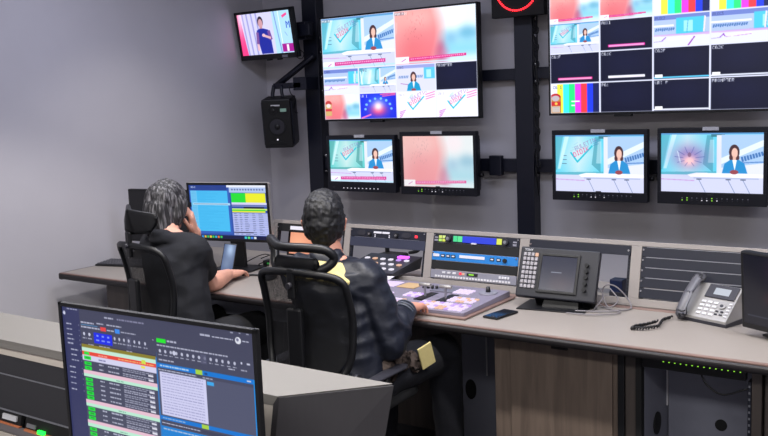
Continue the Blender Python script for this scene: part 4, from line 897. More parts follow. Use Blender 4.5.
def chair(label, loc, rz, back_w=.44, head_w=.36, slot=False, bz=0., hz=0.):
    t = thing('office_chair', label, 'chair', (*loc, 0), (0, 0, rz), 'office chairs of the two operators')
    MB().hull([((-.19, -.16, .465), (.05, .05, .035)), ((.19, -.16, .465), (.05, .05, .035)), ((-.18, .2, .47), (.06, .05, .03)), ((.18, .2, .47), (.06, .05, .03))], M_blk2).build('seat', t)
    bw = back_w/2; mesh_m = MESHM
    # frame loop with gentle S-curve; y is the depth
    def yb(z): return -.255-.035*math.sin((z-.62)/.45*PI)*-1-.05*(z-.62)
    P = []
    for x, z in ((-bw*.62, .655), (bw*.62, .655), (bw*.93, .72), (bw, .86), (bw*1., .97), (bw*.92, 1.05), (bw*.4, 1.075), (-bw*.4, 1.075), (-bw*.92, 1.05), (-bw, .97), (-bw, .86), (-bw*.93, .72)): P.append((x, yb(z)+.05*(x/bw)**2, z+bz))
    MB().tube(P, .015, M_blk, closed=True, sub=5, n=10).build('back_frame', t)
    m = MB(); n = 14; rows = []
    for j in range(n+1):
        z = .655+(1.072-.655)*j/n; k = min(1, .62+.38*math.sin(min(1, (z-.655)/.16)*PI/2)) * (1 if z < 1.0 else 1-.10*((z-1.0)/.072)**2)
        rows.append([m.bm.verts.new((bw*k*(-1+2*i/n)*.985, yb(z)+.05*(k*(-1+2*i/n))**2+.004, z+bz)) for i in range(n+1)])
    for j in range(n):
        for i in range(n): m.bm.faces.new((rows[j][i], rows[j][i+1], rows[j+1][i+1], rows[j+1][i]))
    m._fin([v for r_ in rows for v in r_], mesh_m, None, True); m.build('back_mesh', t)
    m = MB(); m.box((-.035, yb(.9)-.045, .56), (.035, yb(.9)-.02, .90), M_blk, .008); m.tube([(0, yb(.7)-.03, .58), (0, yb(.6)-.03, .47), (0, -.14, .42)], [.03, .035, .03], M_blk); m.build('back_spine', t)
    m = MB(); 
    for k in range(13): m.box((-.126+k*.021, yb(.64)-.02, .585), (-.116+k*.021, yb(.64)+.005, .655), M_blk, .003, seg=1)
    m.box((-.145, yb(.64)-.012, .575), (.145, yb(.64)+.008, .592), M_blk, .003); m.build('lumbar_grille', t)
    if slot: pass
    # headrest
    hw = head_w/2; yh = -.255
    m = MB(); pts = [(-hw, yh+.05, 1.205+hz), (-hw*.45, yh-.01, 1.192+hz), (0, yh-.02, 1.19+hz), (hw*.45, yh-.01, 1.19+hz), (hw*.86, yh+.02, 1.18+hz), (hw*.98, yh+.045, 1.145+hz), (hw*.80, yh+.02, 1.11+hz), (hw*.4, yh, 1.10+hz), (-hw*.4, yh, 1.10+hz), (-hw*.72, yh+.02, 1.115+hz), (-hw*.85, yh+.045, 1.16+hz)]
    if slot: m.tube(pts, .018, M_blk, closed=True, sub=4, n=10)
    if not slot:
        A = ((-hw, yh+.06, 1.21+hz), (.014, .009, .010)); B = ((0, yh-.015, 1.20+hz), (.02, .013, .014)); C_ = ((0, yh-.012, 1.115+hz), (.05, .013, .02)); D = ((hw*.95, yh+.04, 1.165+hz), (.018, .012, .03)); E_ = ((hw*.7, yh+.02, 1.12+hz), (.03, .013, .02)); G_ = ((-hw*.62, yh+.02, 1.15+hz), (.02, .012, .02))
        m.hull([A, B, C_, G_], M_blk); m.hull([B, C_, D, E_], M_blk)
    else: m.hull([((-hw*.5, yh, 1.122+hz), (.02, .014, .03)), ((hw*.62, yh, 1.122+hz), (.02, .014, .03))], M_blk)
    m.build('headrest', t)
    MB().box((-.018, yh-.035, .99+hz), (.018, yh-.015, 1.11+hz), M_blk, .006).cyl((0, yh-.05, 1.045+hz), (0, yh-.03, 1.045+hz), .012, M_dgrey, n=12).build('headrest_stem', t)
    for s_ in (-1, 1):
        x = s_*.265
        a = MB(); a.tube([(s_*.17, -.08, .42), (s_*.25, -.09, .45), (x, -.08, .52), (x, -.05, .605)], [.02, .022, .018, .016], M_blk); a.cyl((s_*.235, yb(.66)+.02, .64), (s_*.26, yb(.66)+.02, .64), .022, M_dgrey, n=14)
        a.build('arm_support', t)
        MB().hull([((x, -.15, .615), (.026, .03, .011)), ((x, .05, .62), (.03, .03, .011)), ((x-s_*.015, .08, .62), (.026, .02, .01))], M_dgrey).build('arm_pad', t)
    MB().box((-.09, -.10, .40), (.09, .10, .435), M_blk, .01).build('tilt_mechanism', t)
    MB().cyl((0, 0, .10), (0, 0, .28), .028, M_blk).cyl((0, 0, .27), (0, 0, .405), .017, M_seam).build('gas_column', t)
    for k in range(5):
        a = k*2*PI/5+.3; d = Vector((math.cos(a), math.sin(a), 0))
        lg = MB().tube([(d.x*.02, d.y*.02, .115), (d.x*.16, d.y*.16, .10), (d.x*.29, d.y*.29, .075)], [.03, .022, .016], M_blk, sub=3).build('base_leg', t)
        q = Vector((-d.y, d.x, 0)); c_ = d*.29
        MB().cyl(c_+q*.008+Vector((0, 0, .028)), c_+q*.028+Vector((0, 0, .028)), .027, M_blk2, n=18).cyl(c_-q*.028+Vector((0, 0, .028)), c_-q*.008+Vector((0, 0, .028)), .027, M_blk2, n=18).cyl(c_+Vector((0, 0, .03)), c_+Vector((0, 0, .08)), .009, M_dgrey, n=8).build('caster', t)
    return t
MESHM = mesh_fabric('chair_mesh', (14, 15, 20))
c1 = chair('black mesh office chair with solid wing headrest carrying the person with grey hair', (-3.32, 2.965), R(-10), .39, .275, bz=-.02, hz=.012)
c2 = chair('black mesh office chair with slotted headrest carrying the person in the navy jacket', (-2.285, 2.845), R(1), .42, .32, slot=True, bz=-.035, hz=-.052)

def hairmat(name, c1_, c2_, mid=.5, sc=1.):
    m = bpy.data.materials.new(name); m.use_nodes = True; N = m.node_tree.nodes; L = m.node_tree.links; b = N['Principled BSDF']
    tc = N.new('ShaderNodeTexCoord'); mp = N.new('ShaderNodeMapping'); mp.inputs['Scale'].default_value = (90*sc, 90*sc, 14*sc); L.new(tc.outputs['Object'], mp.inputs[0])
    nz = N.new('ShaderNodeTexNoise'); nz.inputs['Scale'].default_value = 1; nz.inputs['Detail'].default_value = 3; L.new(mp.outputs[0], nz.inputs['Vector'])
    cr = N.new('ShaderNodeValToRGB'); cr.color_ramp.elements[0].position = mid-.08; cr.color_ramp.elements[1].position = mid+.17; cr.color_ramp.elements[0].color = srgb(c1_)+(1,); cr.color_ramp.elements[1].color = srgb(c2_)+(1,)
    L.new(nz.outputs['Fac'], cr.inputs[0]); L.new(cr.outputs[0], b.inputs['Base Color']); b.inputs['Roughness'].default_value = .6
    bp = N.new('ShaderNodeBump'); bp.inputs['Strength'].default_value = .6; bp.inputs['Distance'].default_value = .004; L.new(nz.outputs['Fac'], bp.inputs['Height']); L.new(bp.outputs[0], b.inputs['Normal']); return m
HG = hairmat('grey_hair', (30, 29, 32), (128, 126, 130), .56); HB = hairmat('black_hair', (9, 9, 12), (27, 27, 34), .55)
def strands(amp, fx=90, fz=12):
    return lambda p: amp*(noise.noise(Vector((p.x*fx, p.y*fx, p.z*fz)))+.5*noise.noise(Vector((p.x*fx*2, p.y*fx*2, p.z*fz))))

# ------------------------------------------------------------------ person in black t-shirt (grey hair)
p1 = thing('person', 'person with grey streaked hair in a black t-shirt, cheek resting on one hand', 'person', (-3.30, 2.98, 0))
def rl(o, pts): return [Vector(p)-o.location for p in pts]
def person_build(root, J, skinm, hairm, longhair, hem_col, sleeve, shirt_m, leg_m, shirt_name, look, hands, hair_fn, torso_scale=1.):
    o_ = root.location
    j = {k: Vector(v)-o_ for k, v in J.items()}
    ts = torso_scale
    b = MB()
    # torso core and limbs
    b.hull([(j['pelv'], (.13, .10, .09)), (j['waist'], (.12, .09, .08))], skinm); b.hull([(j['waist'], (.12, .09, .08)), (j['chest'], (.14, .10, .12))], skinm)
    b.hull([(j['chest'], (.13, .10, .11)), (j['rsh'], .055), (j['lsh'], .055)], skinm); b.cone2(j['neck'], .062, j['head']+V(0, 0, -.03), .052, skinm); b.hull([(j['neck'], .06), (j['rsh'], .045), (j['lsh'], .045)], skinm)
    for s_ in 'rl':
        chain(b, [j[s_+'sh'], j[s_+'elb'], j[s_+'wr']], [.05, .044, .028], skinm)
        m_ = j[s_+'elb'].lerp(j[s_+'wr'], .3); b.cone2(j[s_+'elb'], .044, m_, .050, skinm); b.cone2(m_, .050, j[s_+'wr'], .031, skinm)
        chain(b, [j[s_+'hip'], j[s_+'knee'], j[s_+'ank']], [.085, .055, .038], skinm)
        fd = j[s_+'toe']-j[s_+'ank']; b.cone2(j[s_+'ank']+V(0, 0, -.04), .036, j[s_+'toe'], .03, skinm)
    for s_ in 'rl':
        h_ = hands[s_]; hand(b, j[s_+'wr'], h_['f'], h_['n'], h_['s'], curl=h_.get('c', .35), m=skinm, curls=h_.get('cs'))
    P = headmesh(b, j['head'], look, m=skinm, up=J.get('up', (0, 0, 1)) if False else (0, 0, 1))
    body = b.build('body', root); remesh(body, .0045, 3, None, [skinm])
    for e in (-1, 1):
        MB().ell(P(e*.031, .0885, .012), (.0115, .0115, .0085), M_white, n=14).build('eye', root)
        MB().ell(P(e*.031, .0885, .012)+Vector(look).normalized()*.0085, (.0045, .0045, .0045), M_blk2, n=12).build('pupil', root)
    # trousers
    t = MB(); t.hull([(j['pelv'], (.165, .13, .10)), (j['waist']+V(0, 0, -.05), (.14, .12, .06)), (j['rhip'], .10), (j['lhip'], .10)], leg_m)
    for s_ in 'rl':
        chain(t, [j[s_+'hip'], j[s_+'knee']], [.105, .080], leg_m); chain(t, [j[s_+'knee'], j[s_+'ank']+V(0, 0, .02)], [.078, .060], leg_m)
    remesh(t.build('trousers', root), .009, 4, wrinkle(.004, 9), [leg_m])
    for s_ in 'rl':
        s = MB(); a, q = j[s_+'ank'], j[s_+'toe']; s.hull([(a+V(0, -.03, -.045), .036), (a+V(0, 0, -.01), .042), (q, (.042, .045, .03)), (a+V(0, .05, -.045), .04)], M_blk2); remesh(s.build('shoe', root), .006, 2, None, [M_blk2])
    return j, P, body
J1 = dict(pelv=(-3.29, 2.92, .58), waist=(-3.31, 2.93, .72), chest=(-3.37, 2.95, .91), neck=(-3.425, 2.97, 1.055), head=(-3.48, 3.02, 1.185), rsh=(-3.25, 2.98, 1.0), lsh=(-3.58, 3.02, 1.0),
    relb=(-3.325, 3.13, .80), rwr=(-3.44, 3.375, .79), lelb=(-3.60, 3.26, .80), lwr=(-3.455, 3.175, 1.045), rhip=(-3.20, 2.95, .55), lhip=(-3.40, 2.95, .55), rknee=(-3.16, 3.36, .56), lknee=(-3.48, 3.38, .56),
    rank=(-3.16, 3.34, .09), lank=(-3.48, 3.36, .09), rtoe=(-3.15, 3.50, .035), ltoe=(-3.49, 3.52, .035))
look1 = V(-.12, .98, -.10)
j1, P1, b1 = person_build(p1, J1, M_skin, HG, True, None, 'short', M_shirt, M_trous, 't_shirt', look1,
    dict(r=dict(f=(-.25, .96, .02), n=(0, 0, -1), s=(-1, 0, 0), c=.3), l=dict(f=(.12, -.25, .95), n=(-.6, -.6, 0), s=(0, -.6, .2), c=.75)), None)
s = MB()
j = j1
s.hull([(j['pelv']+V(0, 0, .0), (.165, .135, .07)), (j['waist'], (.155, .13, .09))], M_shirt); s.hull([(j['waist'], (.155, .13, .09)), (j['chest'], (.175, .135, .12))], M_shirt)
s.hull([(j['chest'], (.165, .130, .12)), (j['rsh'], .075), (j['lsh'], .075)], M_shirt); s.hull([(j['neck']+V(0, -.01, .015), (.07, .068, .025)), (j['rsh'], .07), (j['lsh'], .07)], M_shirt); s.hull([(j['neck']+V(-.01, -.02, .032), (.066, .062, .015)), (j['neck']+V(0, -.01, -.02), (.08, .075, .03))], M_shirt)
for s_ in 'rl':
    e = j[s_+'sh'].lerp(j[s_+'elb'], .62); chain(s, [j[s_+'sh'], e], [.074, .064], M_shirt)
remesh(s.build('t_shirt', p1), .008, 4, wrinkle(.006, 8, (1, 1, 1.4)), [M_shirt])
hr = MB()
for lst in ([((0, -.03, .045), .088), ((0, .035, .055), .078), ((0, 0, .06), .088)], [((0, -.05, .0), .080), ((0, -.06, -.06), .062), ((.032, -.055, -.10), .048), ((-.032, -.055, -.10), .048)],
            [((.064, .01, .03), .044), ((.068, .0, -.03), .040), ((.05, -.02, -.08), .035), ((.06, .04, .03), .034), ((.064, .03, -.03), .026)], [((-.064, .01, .03), .044), ((-.068, .0, -.03), .040), ((-.05, -.03, -.065), .035), ((-.058, .03, .03), .034)],
            [((.03, .085, .06), .026), ((-.04, .08, .06), .026), ((0, .06, .09), .04)]):
    hr.hull([(P1(*q), r_) for q, r_ in lst], HG)
remesh(hr.build('hair', p1), .0045, 2, strands(.0035, 70, 14), [HG])

# ------------------------------------------------------------------ person in navy jacket (black hair)
p2 = thing('person', 'person with short black hair in a navy jacket, hand on the vision mixer', 'person', (-2.24, 2.86, 0))
J2 = dict(pelv=(-2.24, 2.80, .58), waist=(-2.25, 2.81, .73), chest=(-2.28, 2.83, .90), neck=(-2.31, 2.845, 1.03), head=(-2.355, 2.87, 1.178), rsh=(-2.145, 2.85, .965), lsh=(-2.49, 2.87, .965),
    relb=(-2.062, 2.88, .725), rwr=(-2.112, 3.085, .812), lelb=(-2.55, 3.02, .78), lwr=(-2.48, 3.235, .835), rhip=(-2.15, 2.83, .56), lhip=(-2.35, 2.83, .56), rknee=(-2.07, 3.30, .575), lknee=(-2.42, 3.30, .575),
    rank=(-2.06, 3.33, .09), lank=(-2.42, 3.33, .09), rtoe=(-2.05, 3.47, .035), ltoe=(-2.42, 3.48, .035))
look2 = V(-.55, .83, .02)
j2, P2, b2 = person_build(p2, J2, M_skin2, HB, False, None, 'long', M_jack, M_jean, 'jacket', look2,
    dict(r=dict(f=(-.15, .97, -.06), n=(0, 0, -1), s=(-1, 0, 0), c=.42), l=dict(f=(.1, .98, -.05), n=(0, 0, -1), s=(1, 0, 0), c=.35)), None)
j = j2; s = MB()
s.hull([(j['pelv']+V(0, 0, -.02), (.20, .15, .07)), (j['waist'], (.185, .145, .09))], M_jack); s.hull([(j['waist'], (.185, .145, .09)), (j['chest'], (.195, .145, .12))], M_jack)
s.hull([(j['chest'], (.185, .14, .12)), (j['rsh'], .088), (j['lsh'], .088)], M_jack); s.hull([(j['neck']+V(0, -.01, -.02), (.08, .075, .035)), (j['rsh'], .08), (j['lsh'], .08)], M_jack); s.hull([(j['neck']+V(-.01, -.012, .045), (.068, .064, .015)), (j['neck']+V(0, -.01, -.02), (.085, .08, .03))], M_jack)
for s_ in 'rl':
    e = j[s_+'elb']; chain(s, [j[s_+'sh'], j[s_+'sh'].lerp(e, .5), e], [.080, .084, .074], M_jack); w_ = e.lerp(j[s_+'wr'], .86); chain(s, [e, e.lerp(w_, .5), w_], [.078, .066, .050], M_jack)
remesh(s.build('jacket', p2), .008, 3, wrinkle(.007, 10, (1, 1, 1.5)), [M_jack])
for s_ in 'rl':
    e = j[s_+'elb']; w0 = e.lerp(j[s_+'wr'], .80); w1 = e.lerp(j[s_+'wr'], .97); d = (w1-w0).normalized()
    m = MB(); m.cyl(w0, w1, .050, M_jack, r2=.044, n=20)
    for k in (0, .5, 1): q = w0.lerp(w1, k); m.cyl(q-d*.003, q+d*.003, .052-.006*k, mat('cuff_stripe', (92, 98, 110), .5), n=20)
    m.build('cuff', p2)
m = MB(); nk = j['neck']+V(.0, -.012, -.008)
m.hull([(nk+V(-.10, -.10, -.03), (.05, .03, .02)), (nk+V(.12, -.07, -.045), (.05, .035, .02)), (nk+V(0, -.085, .01), (.07, .03, .02)), (nk+V(.1, .0, .0), (.03, .03, .015))], M_cream)
m.hull([(nk+V(-.13, -.03, -.02), (.03, .04, .018)), (nk+V(-.09, -.10, -.03), (.04, .02, .02))], M_cream)
remesh(m.build('cream_yoke', p2), .006, 3, wrinkle(.003, 20), [M_cream])
m = MB()
for (x, y, z, r_, mt) in ((-2.045, 2.86, .60, .045, 'a'), (-2.03, 2.94, .63, .04, 'a'), (-2.02, 3.01, .60, .035, 'b')):
    m.hull([(V(x, y, z)-p2.location, (.02, r_, r_)), (V(x-.02, y-.01, z+.03)-p2.location, (.02, r_, r_*.8))], mat('brown_patch', (74, 62, 56), .8))
m.build('brown_patch', p2)
MB().box((-.004, -.035, -.05), (.004, .035, .05), M_cream, .003, M=Matrix.Translation(V(-1.985, 3.035, .635)-p2.location) @ Matrix.Rotation(R(20), 4, 'X') @ Matrix.Rotation(R(-20), 4, 'Z')).build('cream_patch', p2)
hr = MB()
for lst in ([((0, -.028, .05), .083), ((0, .03, .06), .076), ((0, 0, .07), .082)], [((0, -.045, .01), .074), ((0, -.05, -.035), .055)], [((.055, -.02, .03), .036), ((.05, -.04, -.02), .032)], [((-.055, -.02, .03), .036), ((-.05, -.04, -.02), .032)], [((0, .07, .09), .04), ((.03, .06, .085), .035), ((-.03, .06, .085), .035)]):
    hr.hull([(P2(*q), r_) for q, r_ in lst], HB)
remesh(hr.build('hair', p2), .0045, 1, strands(.004, 70, 60), [HB])

# ------------------------------------------------------------------ foreground console turret
ft = thing('foreground_turret', 'pale topped console turret with charcoal end in the foreground, rack gear in its front', 'console turret', (-1.4, 1.5, 0))
def T(*p): return rel(ft, *p)
dt = math.tan(TILT)
Zt = 1.03
def yf(z): return 1.468-(Zt-z)*dt
def ybk(z): return 1.660-(Zt-z)*dt
LX = -3.6
m = MB(); m.hexa([T(LX, 1.445, 1.008), T(-1.376, 1.462, 1.008), T(-1.205, 1.665, 1.008), T(LX, 1.66, 1.008), T(LX, 1.447, 1.03), T(-1.362, 1.467, 1.03), T(-1.186, 1.667, 1.03), T(LX, 1.665, 1.03)], M_lam2); m.build('top_board', ft)
m = MB()
def slab(x0, x1, z0, z1, mt, dy=0., th=.02, mbb=None):
    (mbb or m).hexa([T(x0, yf(z0)+dy, z0), T(x1, yf(z0)+dy, z0), T(x1, yf(z0)+dy+th, z0), T(x0, yf(z0)+dy+th, z0), T(x0, yf(z1)+dy, z1), T(x1, yf(z1)+dy, z1), T(x1, yf(z1)+dy+th, z1), T(x0, yf(z1)+dy+th, z1)], mt)
M_fr2 = mat('front_frame_beige', (196, 188, 178), .5, nscale=120, namt=.05)  # beige made lighter to offset the monitor's shadow on this frame
slab(-3.6, -1.43, .985, 1.008, M_fr2); slab(-1.43, -1.374, .76, 1.008, M_fr2); slab(-3.6, -1.43, .755, .772, M_fr2); m.build('front_frame', ft)
m = MB()
z1, z0 = 1.008, .75
m.hexa([T(-1.372, yf(z0)+.0, z0), T(-1.356, yf(z0)-.0, z0), T(-1.205, ybk(z0)+.0, z0), T(-1.235, ybk(z0), z0), T(-1.374, yf(1.027)-.001, 1.027), T(-1.358, yf(1.027)-.001, 1.027), T(-1.181, ybk(1.027)+.004, 1.027), T(-1.22, ybk(1.027)+.004, 1.027)], M_char)
m.hexa([T(-1.372, 1.405, 0), T(-1.356, 1.405, 0), T(-1.205, 1.597, 0), T(-1.235, 1.597, 0), T(-1.372, 1.405, .75), T(-1.356, 1.405, .75), T(-1.205, 1.597, .75), T(-1.235, 1.597, .75)], M_char)
m.build('end_panel', ft)
m = MB(); m.hexa([T(LX, ybk(0.75)-.02, .0), T(-1.225, ybk(.75)-.02, .0), T(-1.225, ybk(.75), .0), T(LX, ybk(.75), .0), T(LX, ybk(1.0)-.02, 1.007), T(-1.215, ybk(1.0)-.02, 1.007), T(-1.215, ybk(1.0), 1.007), T(LX, ybk(1.0), 1.007)], M_char); m.build('back_panel', ft)
def fgunit(name, label, x0, x1, z0, z1, mt, dy=.004):
    t = thing(name, label, 'rack panel', ft.location)
    mm = MB(); slab(x0, x1, z0, z1, mt, dy, .01, mm); mm.build('front_plate', t); return t
PL = mat('fg_blank', (44, 44, 49), .6, nscale=300, namt=.2)
t = fgunit('blank_plate', 'narrow dark blank plate directly under the pale top of the foreground turret', -3.5, -1.95, .932, .983, PL); mm = MB(); slab(-3.5, -1.95, .929, .932, M_seam, .002, .01, mm); mm.build('bright_seam', t)
t = fgunit('blank_plate', 'tall dark blank plate above the slim orange edged unit in the foreground', -3.5, -1.95, .836, .928, PL); mm = MB(); slab(-3.5, -1.95, .832, .836, M_seam, .002, .01, mm); mm.build('bright_seam', t)
OR = mat('orange_edge', (200, 120, 80), .5)
t = fgunit('panel_unit', 'slim black unit with white label and orange edge at the bottom left', -3.0, -2.315, .800, .830, M_blk2)
mm = MB(); slab(-2.40, -2.332, .810, .824, M_white, -.001, .005, mm); mm.build('white_label', t); mm = MB(); slab(-3.0, -2.315, .796, .800, OR, -.001, .01, mm); mm.build('orange_edge', t)
t = fgunit('panel_unit', 'slim black unit with bright green light beside the foreground monitor', -2.293, -1.96, .800, .830, M_blk2)
mm = MB(); slab(-2.225, -2.195, .797, .806, M_grn2, -.003, .006, mm); mm.build('green_light', t); mm = MB(); slab(-2.29, -1.96, .793, .798, OR, -.001, .01, mm); mm.build('orange_edge', t)
mm = MB(); slab(-2.28, -2.24, .805, .815, mat('dim_txt', (120, 120, 125), .5), -.001, .004, mm); mm.build('small_display', t)
t = fgunit('grey_strip', 'grey metal strip below the two slim black units in the foreground', -3.3, -1.96, .776, .795, mat('mid_metal', (128, 122, 124), .45, .3), .0)
for k in range(4):
    t = thing('rack_unit', ('dark rack unit right of the foreground monitor, %s of its stack' % ('lowest', 'second from bottom', 'third from bottom', 'topmost')[k]), 'rack unit', ft.location, group='rack units beside the foreground monitor')
    mm = MB(); slab(-1.93, -1.432, .775+k*.052, .824+k*.052, M_blk2, .006, .1, mm); mm.build('front_plate', t)
    mm = MB(); q = T(-1.452, yf(.8+k*.052), .80+k*.052); mm.cyl((q[0], q[1], q[2]), (q[0], q[1]+.008, q[2]), .006, M_screw, n=10); mm.build('screw', t)
fd = thing('foreground_worktop', 'grey worktop of the foreground console under the large monitor', 'worktop', (-2.4, 1.0, .73))
MB().box(rel(fd, -3.6, .75, .715), rel(fd, -1.40, 1.40, .75), mat('grey_worktop', (120, 114, 112), .5), .004).build('top_surface', fd)
MB().box(rel(fd, -3.6, .735, .712), rel(fd, -1.40, .75, .752), M_dk, .004).build('edge_moulding', fd)
t = thing('foreground_cabinet', 'charcoal base cabinet of the foreground console', 'cabinet', (-2.4, 1.2, 0)); MB().box(rel(t, -3.5, .95, 0), rel(t, -1.42, 1.36, .71), M_char, .004).build('body', t)
# small things on the foreground worktop
t = thing('control_box', 'black box with white flower shaped emblem at the bottom left corner', 'box', (-2.47, 1.31, .7505), (0, 0, 0))
MB().box((-.20, -.11, 0), (.24, .07, .022), M_blk2, .004).build('case', t)
m = MB()
for k in range(5): a = k*2*PI/5; m.cyl((.115+.009*math.cos(a), .035+.009*math.sin(a), .0215), (.115+.009*math.cos(a), .035+.009*math.sin(a), .024), .007, M_white, n=10)
m.build('emblem', t)
for k in range(3): MB().tube([(.165+k*.025+.008*math.cos(a*PI/4), .035+.008*math.sin(a*PI/4), .023) for a in range(8)], .0015, M_key, closed=True, sub=2, n=5).build('ring_mark', t)

# foreground monitor
def fgui():
    W, H = 1024, 576; p = Paint(W, H, (56, 58, 84)); rr = random.Random(9)
    p.m(p.u < 2, lambda u, v: np.stack([66+10*v, 68+12*v, 92+10*v], -1))  # background lightened to paint in the reflected haze on the display
    p.rect(0, 0, .10, 1, (50, 54, 96)); wh = (205, 208, 230)
    def tx(x, y, w, h_=.008, c=wh, al=.8):
        xx = x
        while xx < x+w: l = .008+.016*rr.random(); p.rect(xx, y, min(xx+l, x+w), y+h_, c, al); xx += l+.003
    p.ell(.013, .045, .007, .012, wh); tx(.03, .01, .06)
    for i, y in enumerate((.07, .105, .14, .17, .20, .24, .275, .31, .36, .395, .43, .47, .51)): tx(.02+(.015 if i in (5, 6, 7) else 0), y+.04, .03+.02*rr.random()); p.rect(.092, y+.04, .094, y+.048, wh)
    tx(.24, .035, .05); tx(.31, .035, .14, c=(150, 150, 180)); tx(.105, .085, .075, .010); tx(.195, .08, .04); tx(.25, .08, .08)
    p.line(.105, .105, .2, .105, .003, (90, 180, 240)); tx(.105, .115, .11, .010); p.rect(.215, .105, .245, .13, (235, 70, 70)); tx(.25, .115, .04); p.rect(.295, .103, .32, .13, (60, 140, 240)); tx(.325, .112, .08)
    for i, x in enumerate((.12, .15)): p.ell(x, .165, .006, .011, wh); tx(x-.01, .19, .022, .006)
    p.rect(.175, .145, .275, .215, (20, 40, 235))
    for x in (.195, .225, .255): p.rect(x-.006, .16, x+.006, .172, (130, 150, 250)); p.rect(x-.009, .19, x+.009, .20, (130, 150, 250))
    for i, x in enumerate((.29, .315, .34, .365, .395, .42, .45)):
        if i == 3: p.rect(x-.012, .14, x+.012, .215, (84, 86, 112))
        p.ell(x, .165, .005, .011, wh, .9); tx(x-.009, .19, .02, .006)
    p.rect(.49, .13, .494, .135, wh); p.rect(.10, .225, .50, .245, (60, 60, 80)); tx(.14, .23, .03); tx(.2, .23, .06); tx(.35, .23, .03)
    p.rect(.10, .235, .50, .255, (140, 128, 40)); p.rect(.10, .255, .50, .28, (200, 240, 220)); p.rect(.10, .28, .50, .306, (236, 70, 55)); p.rect(.10, .306, .50, .342, (216, 216, 245))
    p.rect(.11, .283, .14, .304, (40, 225, 60)); tx(.19, .29, .05, .010, (250, 170, 150)); tx(.30, .29, .19, .009, (250, 190, 120)); p.rect(.425, .27, .445, .295, (210, 230, 80)); p.rect(.42, .31, .44, .325, (240, 230, 90)); tx(.19, .32, .04, .009, (120, 120, 170))
    y = .345
    def green(yy): p.rect(.108, yy, .148, yy+.023, (20, 225, 60)); p.rect(.12, yy+.007, .14, yy+.014, (10, 120, 40), .7)
    green(.312)
    for n_, grp in enumerate((2, 5, 3, 4, 4)):
        for i in range(grp):
            green(y+.004); tx(.19, y+.008, .025, .008); tx(.24, y+.008, .06, .008); tx(.32, y+.004, .16, .006, (190, 192, 215)); tx(.32, y+.016, .12, .006, (190, 192, 215)); p.rect(.455, y+.012, .48, y+.024, (225, 225, 240)); y += .0305
        p.rect(.10, y, .50, y+.022, (236, 196, 214)); p.rect(.10, y+.022, .50, y+.044, (190, 240, 215)); tx(.28, y+.03, .04, .005, (90, 130, 120)); y += .046
    p.rect(.498, .24, .505, 1, (50, 120, 190)); p.rect(.51, .135, .56, .165, (30, 235, 40)); tx(.565, .14, .05, .012); tx(.51, .18, .36, .009)
    for i in range(14):
        x = .525+i*.029; p.ell(x, .225, .006, .012, wh, .9); tx(x-.009, .25, .018, .006)
    p.rect(.735, .20, .765, .265, (90, 92, 120), .7); p.ell(.60, .225, .009, .016, wh)
    tx(.74, .055, .05, .014); tx(.80, .06, .1, .010); p.ell(.925, .065, .014, .024, (225, 228, 240)); p.ell(.922, .06, .006, .012, (120, 120, 150)); tx(.945, .06, .03, .01); tx(.89, .012, .012); tx(.93, .01, .01); tx(.965, .01, .012)
    p.ell(.935, .215, .004, .008, wh); p.rect(.96, .21, .975, .22, wh); tx(.87, .265, .03); tx(.93, .26, .03)
    tx(.515, .285, .08, .008)
    p.rect(.505, .315, .985, .348, (10, 120, 215)); tx(.52, .325, .15, .011, (225, 235, 250)); p.rect(.705, .315, .74, .348, (170, 215, 70)); p.rect(.75, .325, .765, .34, (8, 70, 130)); p.rect(.955, .325, .975, .335, wh)
    tx(.51, .358, .2, .009); tx(.74, .36, .05, .008)
    p.rect(.505, .37, .985, .70, (82, 86, 112)); p.rect(.515, .375, .755, .69, (212, 212, 246)); p.rect(.76, .385, .795, .41, (60, 170, 240))
    for i in range(15): tx(.525, .387+i*.02, .215, .006, (130, 130, 180), .6)
    p.rect(.985, .315, .995, 1, (10, 140, 225)); p.rect(.505, .70, .985, .73, (10, 120, 215)); p.rect(.72, .70, .755, .73, (170, 215, 70)); tx(.515, .71, .12, .009, wh)
    p.rect(.505, .74, .985, .765, (60, 64, 90)); tx(.51, .748, .2, .008); p.rect(.505, .775, .985, 1, (20, 130, 215)); tx(.515, .79, .2, .01)
    return p
fm = thing('computer_monitor', 'large foreground monitor showing a dark newsroom list with green tags and pink rows', 'monitor', (-1.505, 1.24, 1.077), (R(0), 0, R(2.0)))
w, h = .596, .352
MB().box((-w/2, .002, -h/2), (w/2, .010, h/2), M_blk, .002).box((-.22, .01, -.12), (.22, .03, .12), M_blk, .012).box((-.15, .03, -.09), (.15, .055, .09), M_blk, .012).build('housing', fm)
m = MB()
for a, b in (((-w/2, -.004, h/2-.009), (w/2, .004, h/2)), ((-w/2, -.004, -h/2), (w/2, .004, -h/2+.014)), ((-w/2, -.004, -h/2), (-w/2+.009, .004, h/2)), ((w/2-.010, -.004, -h/2), (w/2, .004, h/2))): m.box(a, b, M_blk, .001)
m.build('bezel', fm)
g_ = fgui(); src = g_.a.copy(); hh = g_.H
rl_ = np.clip((np.arange(hh)/1.05).astype(int), 0, hh-1); rr_ = np.clip((np.arange(hh)/.9).astype(int), 0, hh-1); half = int(.503*g_.W)
cu = (np.arange(g_.W)+.5)/g_.W; cs = np.clip((np.where(cu < .522, cu*.5045/.522, .5045+(cu-.522)*.4955/.478)*g_.W).astype(int), 0, g_.W-1); half = int(.522*g_.W)
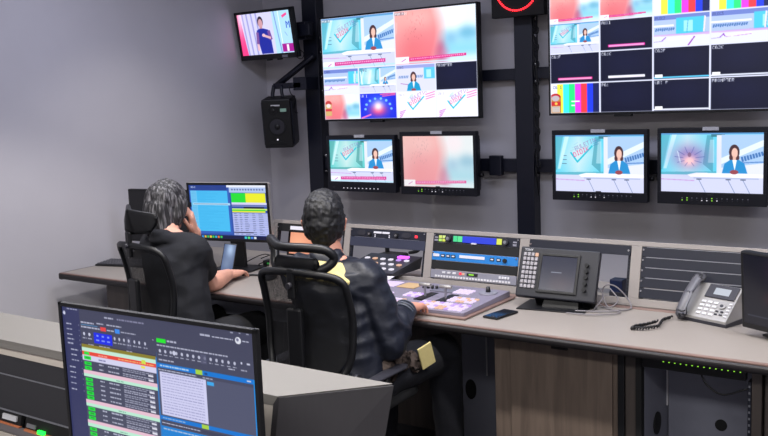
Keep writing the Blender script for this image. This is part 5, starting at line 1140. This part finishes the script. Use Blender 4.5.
g_.a[:, :half] = src[rl_][:, cs][:, :half]; g_.a[:, half:] = src[rr_][:, cs][:, half:]
o = screen_mesh('screen', g_, w-.017, h-.020, S_fg, fm, ss=2); o.location = (0, .0005, .0015)
MB().box((-.03, .055, -.306), (.03, .075, .02), M_blk, .004).build('stand_neck', fm); MB().box((-.13, -.05, -.315), (.13, .12, -.305), M_blk, .004).build('stand_base', fm)

# ------------------------------------------------------------------ lights: a row of ceiling downlights over the console + one row behind the camera + added bluish ambient fill
def downlight(x, y, e, col=(1, .95, .9), size=118, blend=.25, z=ZC-.02, rad=.06, tilt=(0, 0)):
    l = bpy.data.lights.new('downlight', 'SPOT'); l.energy = e; l.color = col; l.spot_size = R(size); l.spot_blend = blend; l.shadow_soft_size = rad
    o = bpy.data.objects.new('downlight', l); COL.objects.link(o); o.location = (x, y, z); o.rotation_euler = (R(tilt[0]), R(tilt[1]), 0); return o
for x in (-3.1, -2.1, -1.05, .1, 1.25): downlight(x, 2.4, 120, size=111, blend=.3)
downlight(-3.85, 3.75, 42, col=(1, .95, .86), size=100, blend=.7)
def panel(name, x, y, e, sx, sy, col, z=ZC-.01):
    l = bpy.data.lights.new(name, 'AREA'); l.shape = 'RECTANGLE'; l.size = sx; l.size_y = sy; l.energy = e; l.color = col
    o = bpy.data.objects.new(name, l); COL.objects.link(o); o.location = (x, y, z); return o
for x in (-2.3, -.6, 1.1): panel('ceiling_soft_light', x, -.2, 40, 1.2, .6, (1, .97, .94))
for x in (-3.4, -1.6, .2): panel('ceiling_soft_light', x, 3.1, 20, 1.2, .6, (.74, .78, 1))  # bluish fill added for the room's ambient light, not a known fixture
wd = bpy.data.worlds.new('world'); SC.world = wd; wd.use_nodes = True; wd.node_tree.nodes['Background'].inputs[0].default_value = (.10, .11, .15, 1); wd.node_tree.nodes['Background'].inputs[1].default_value = .3
vs = SC.view_settings; SC.display_settings.display_device = 'sRGB'; vs.view_transform = 'Standard'; vs.look = 'None'; vs.exposure = 0; vs.gamma = 1; vs.use_curve_mapping = False
SC.cycles.use_denoising = True
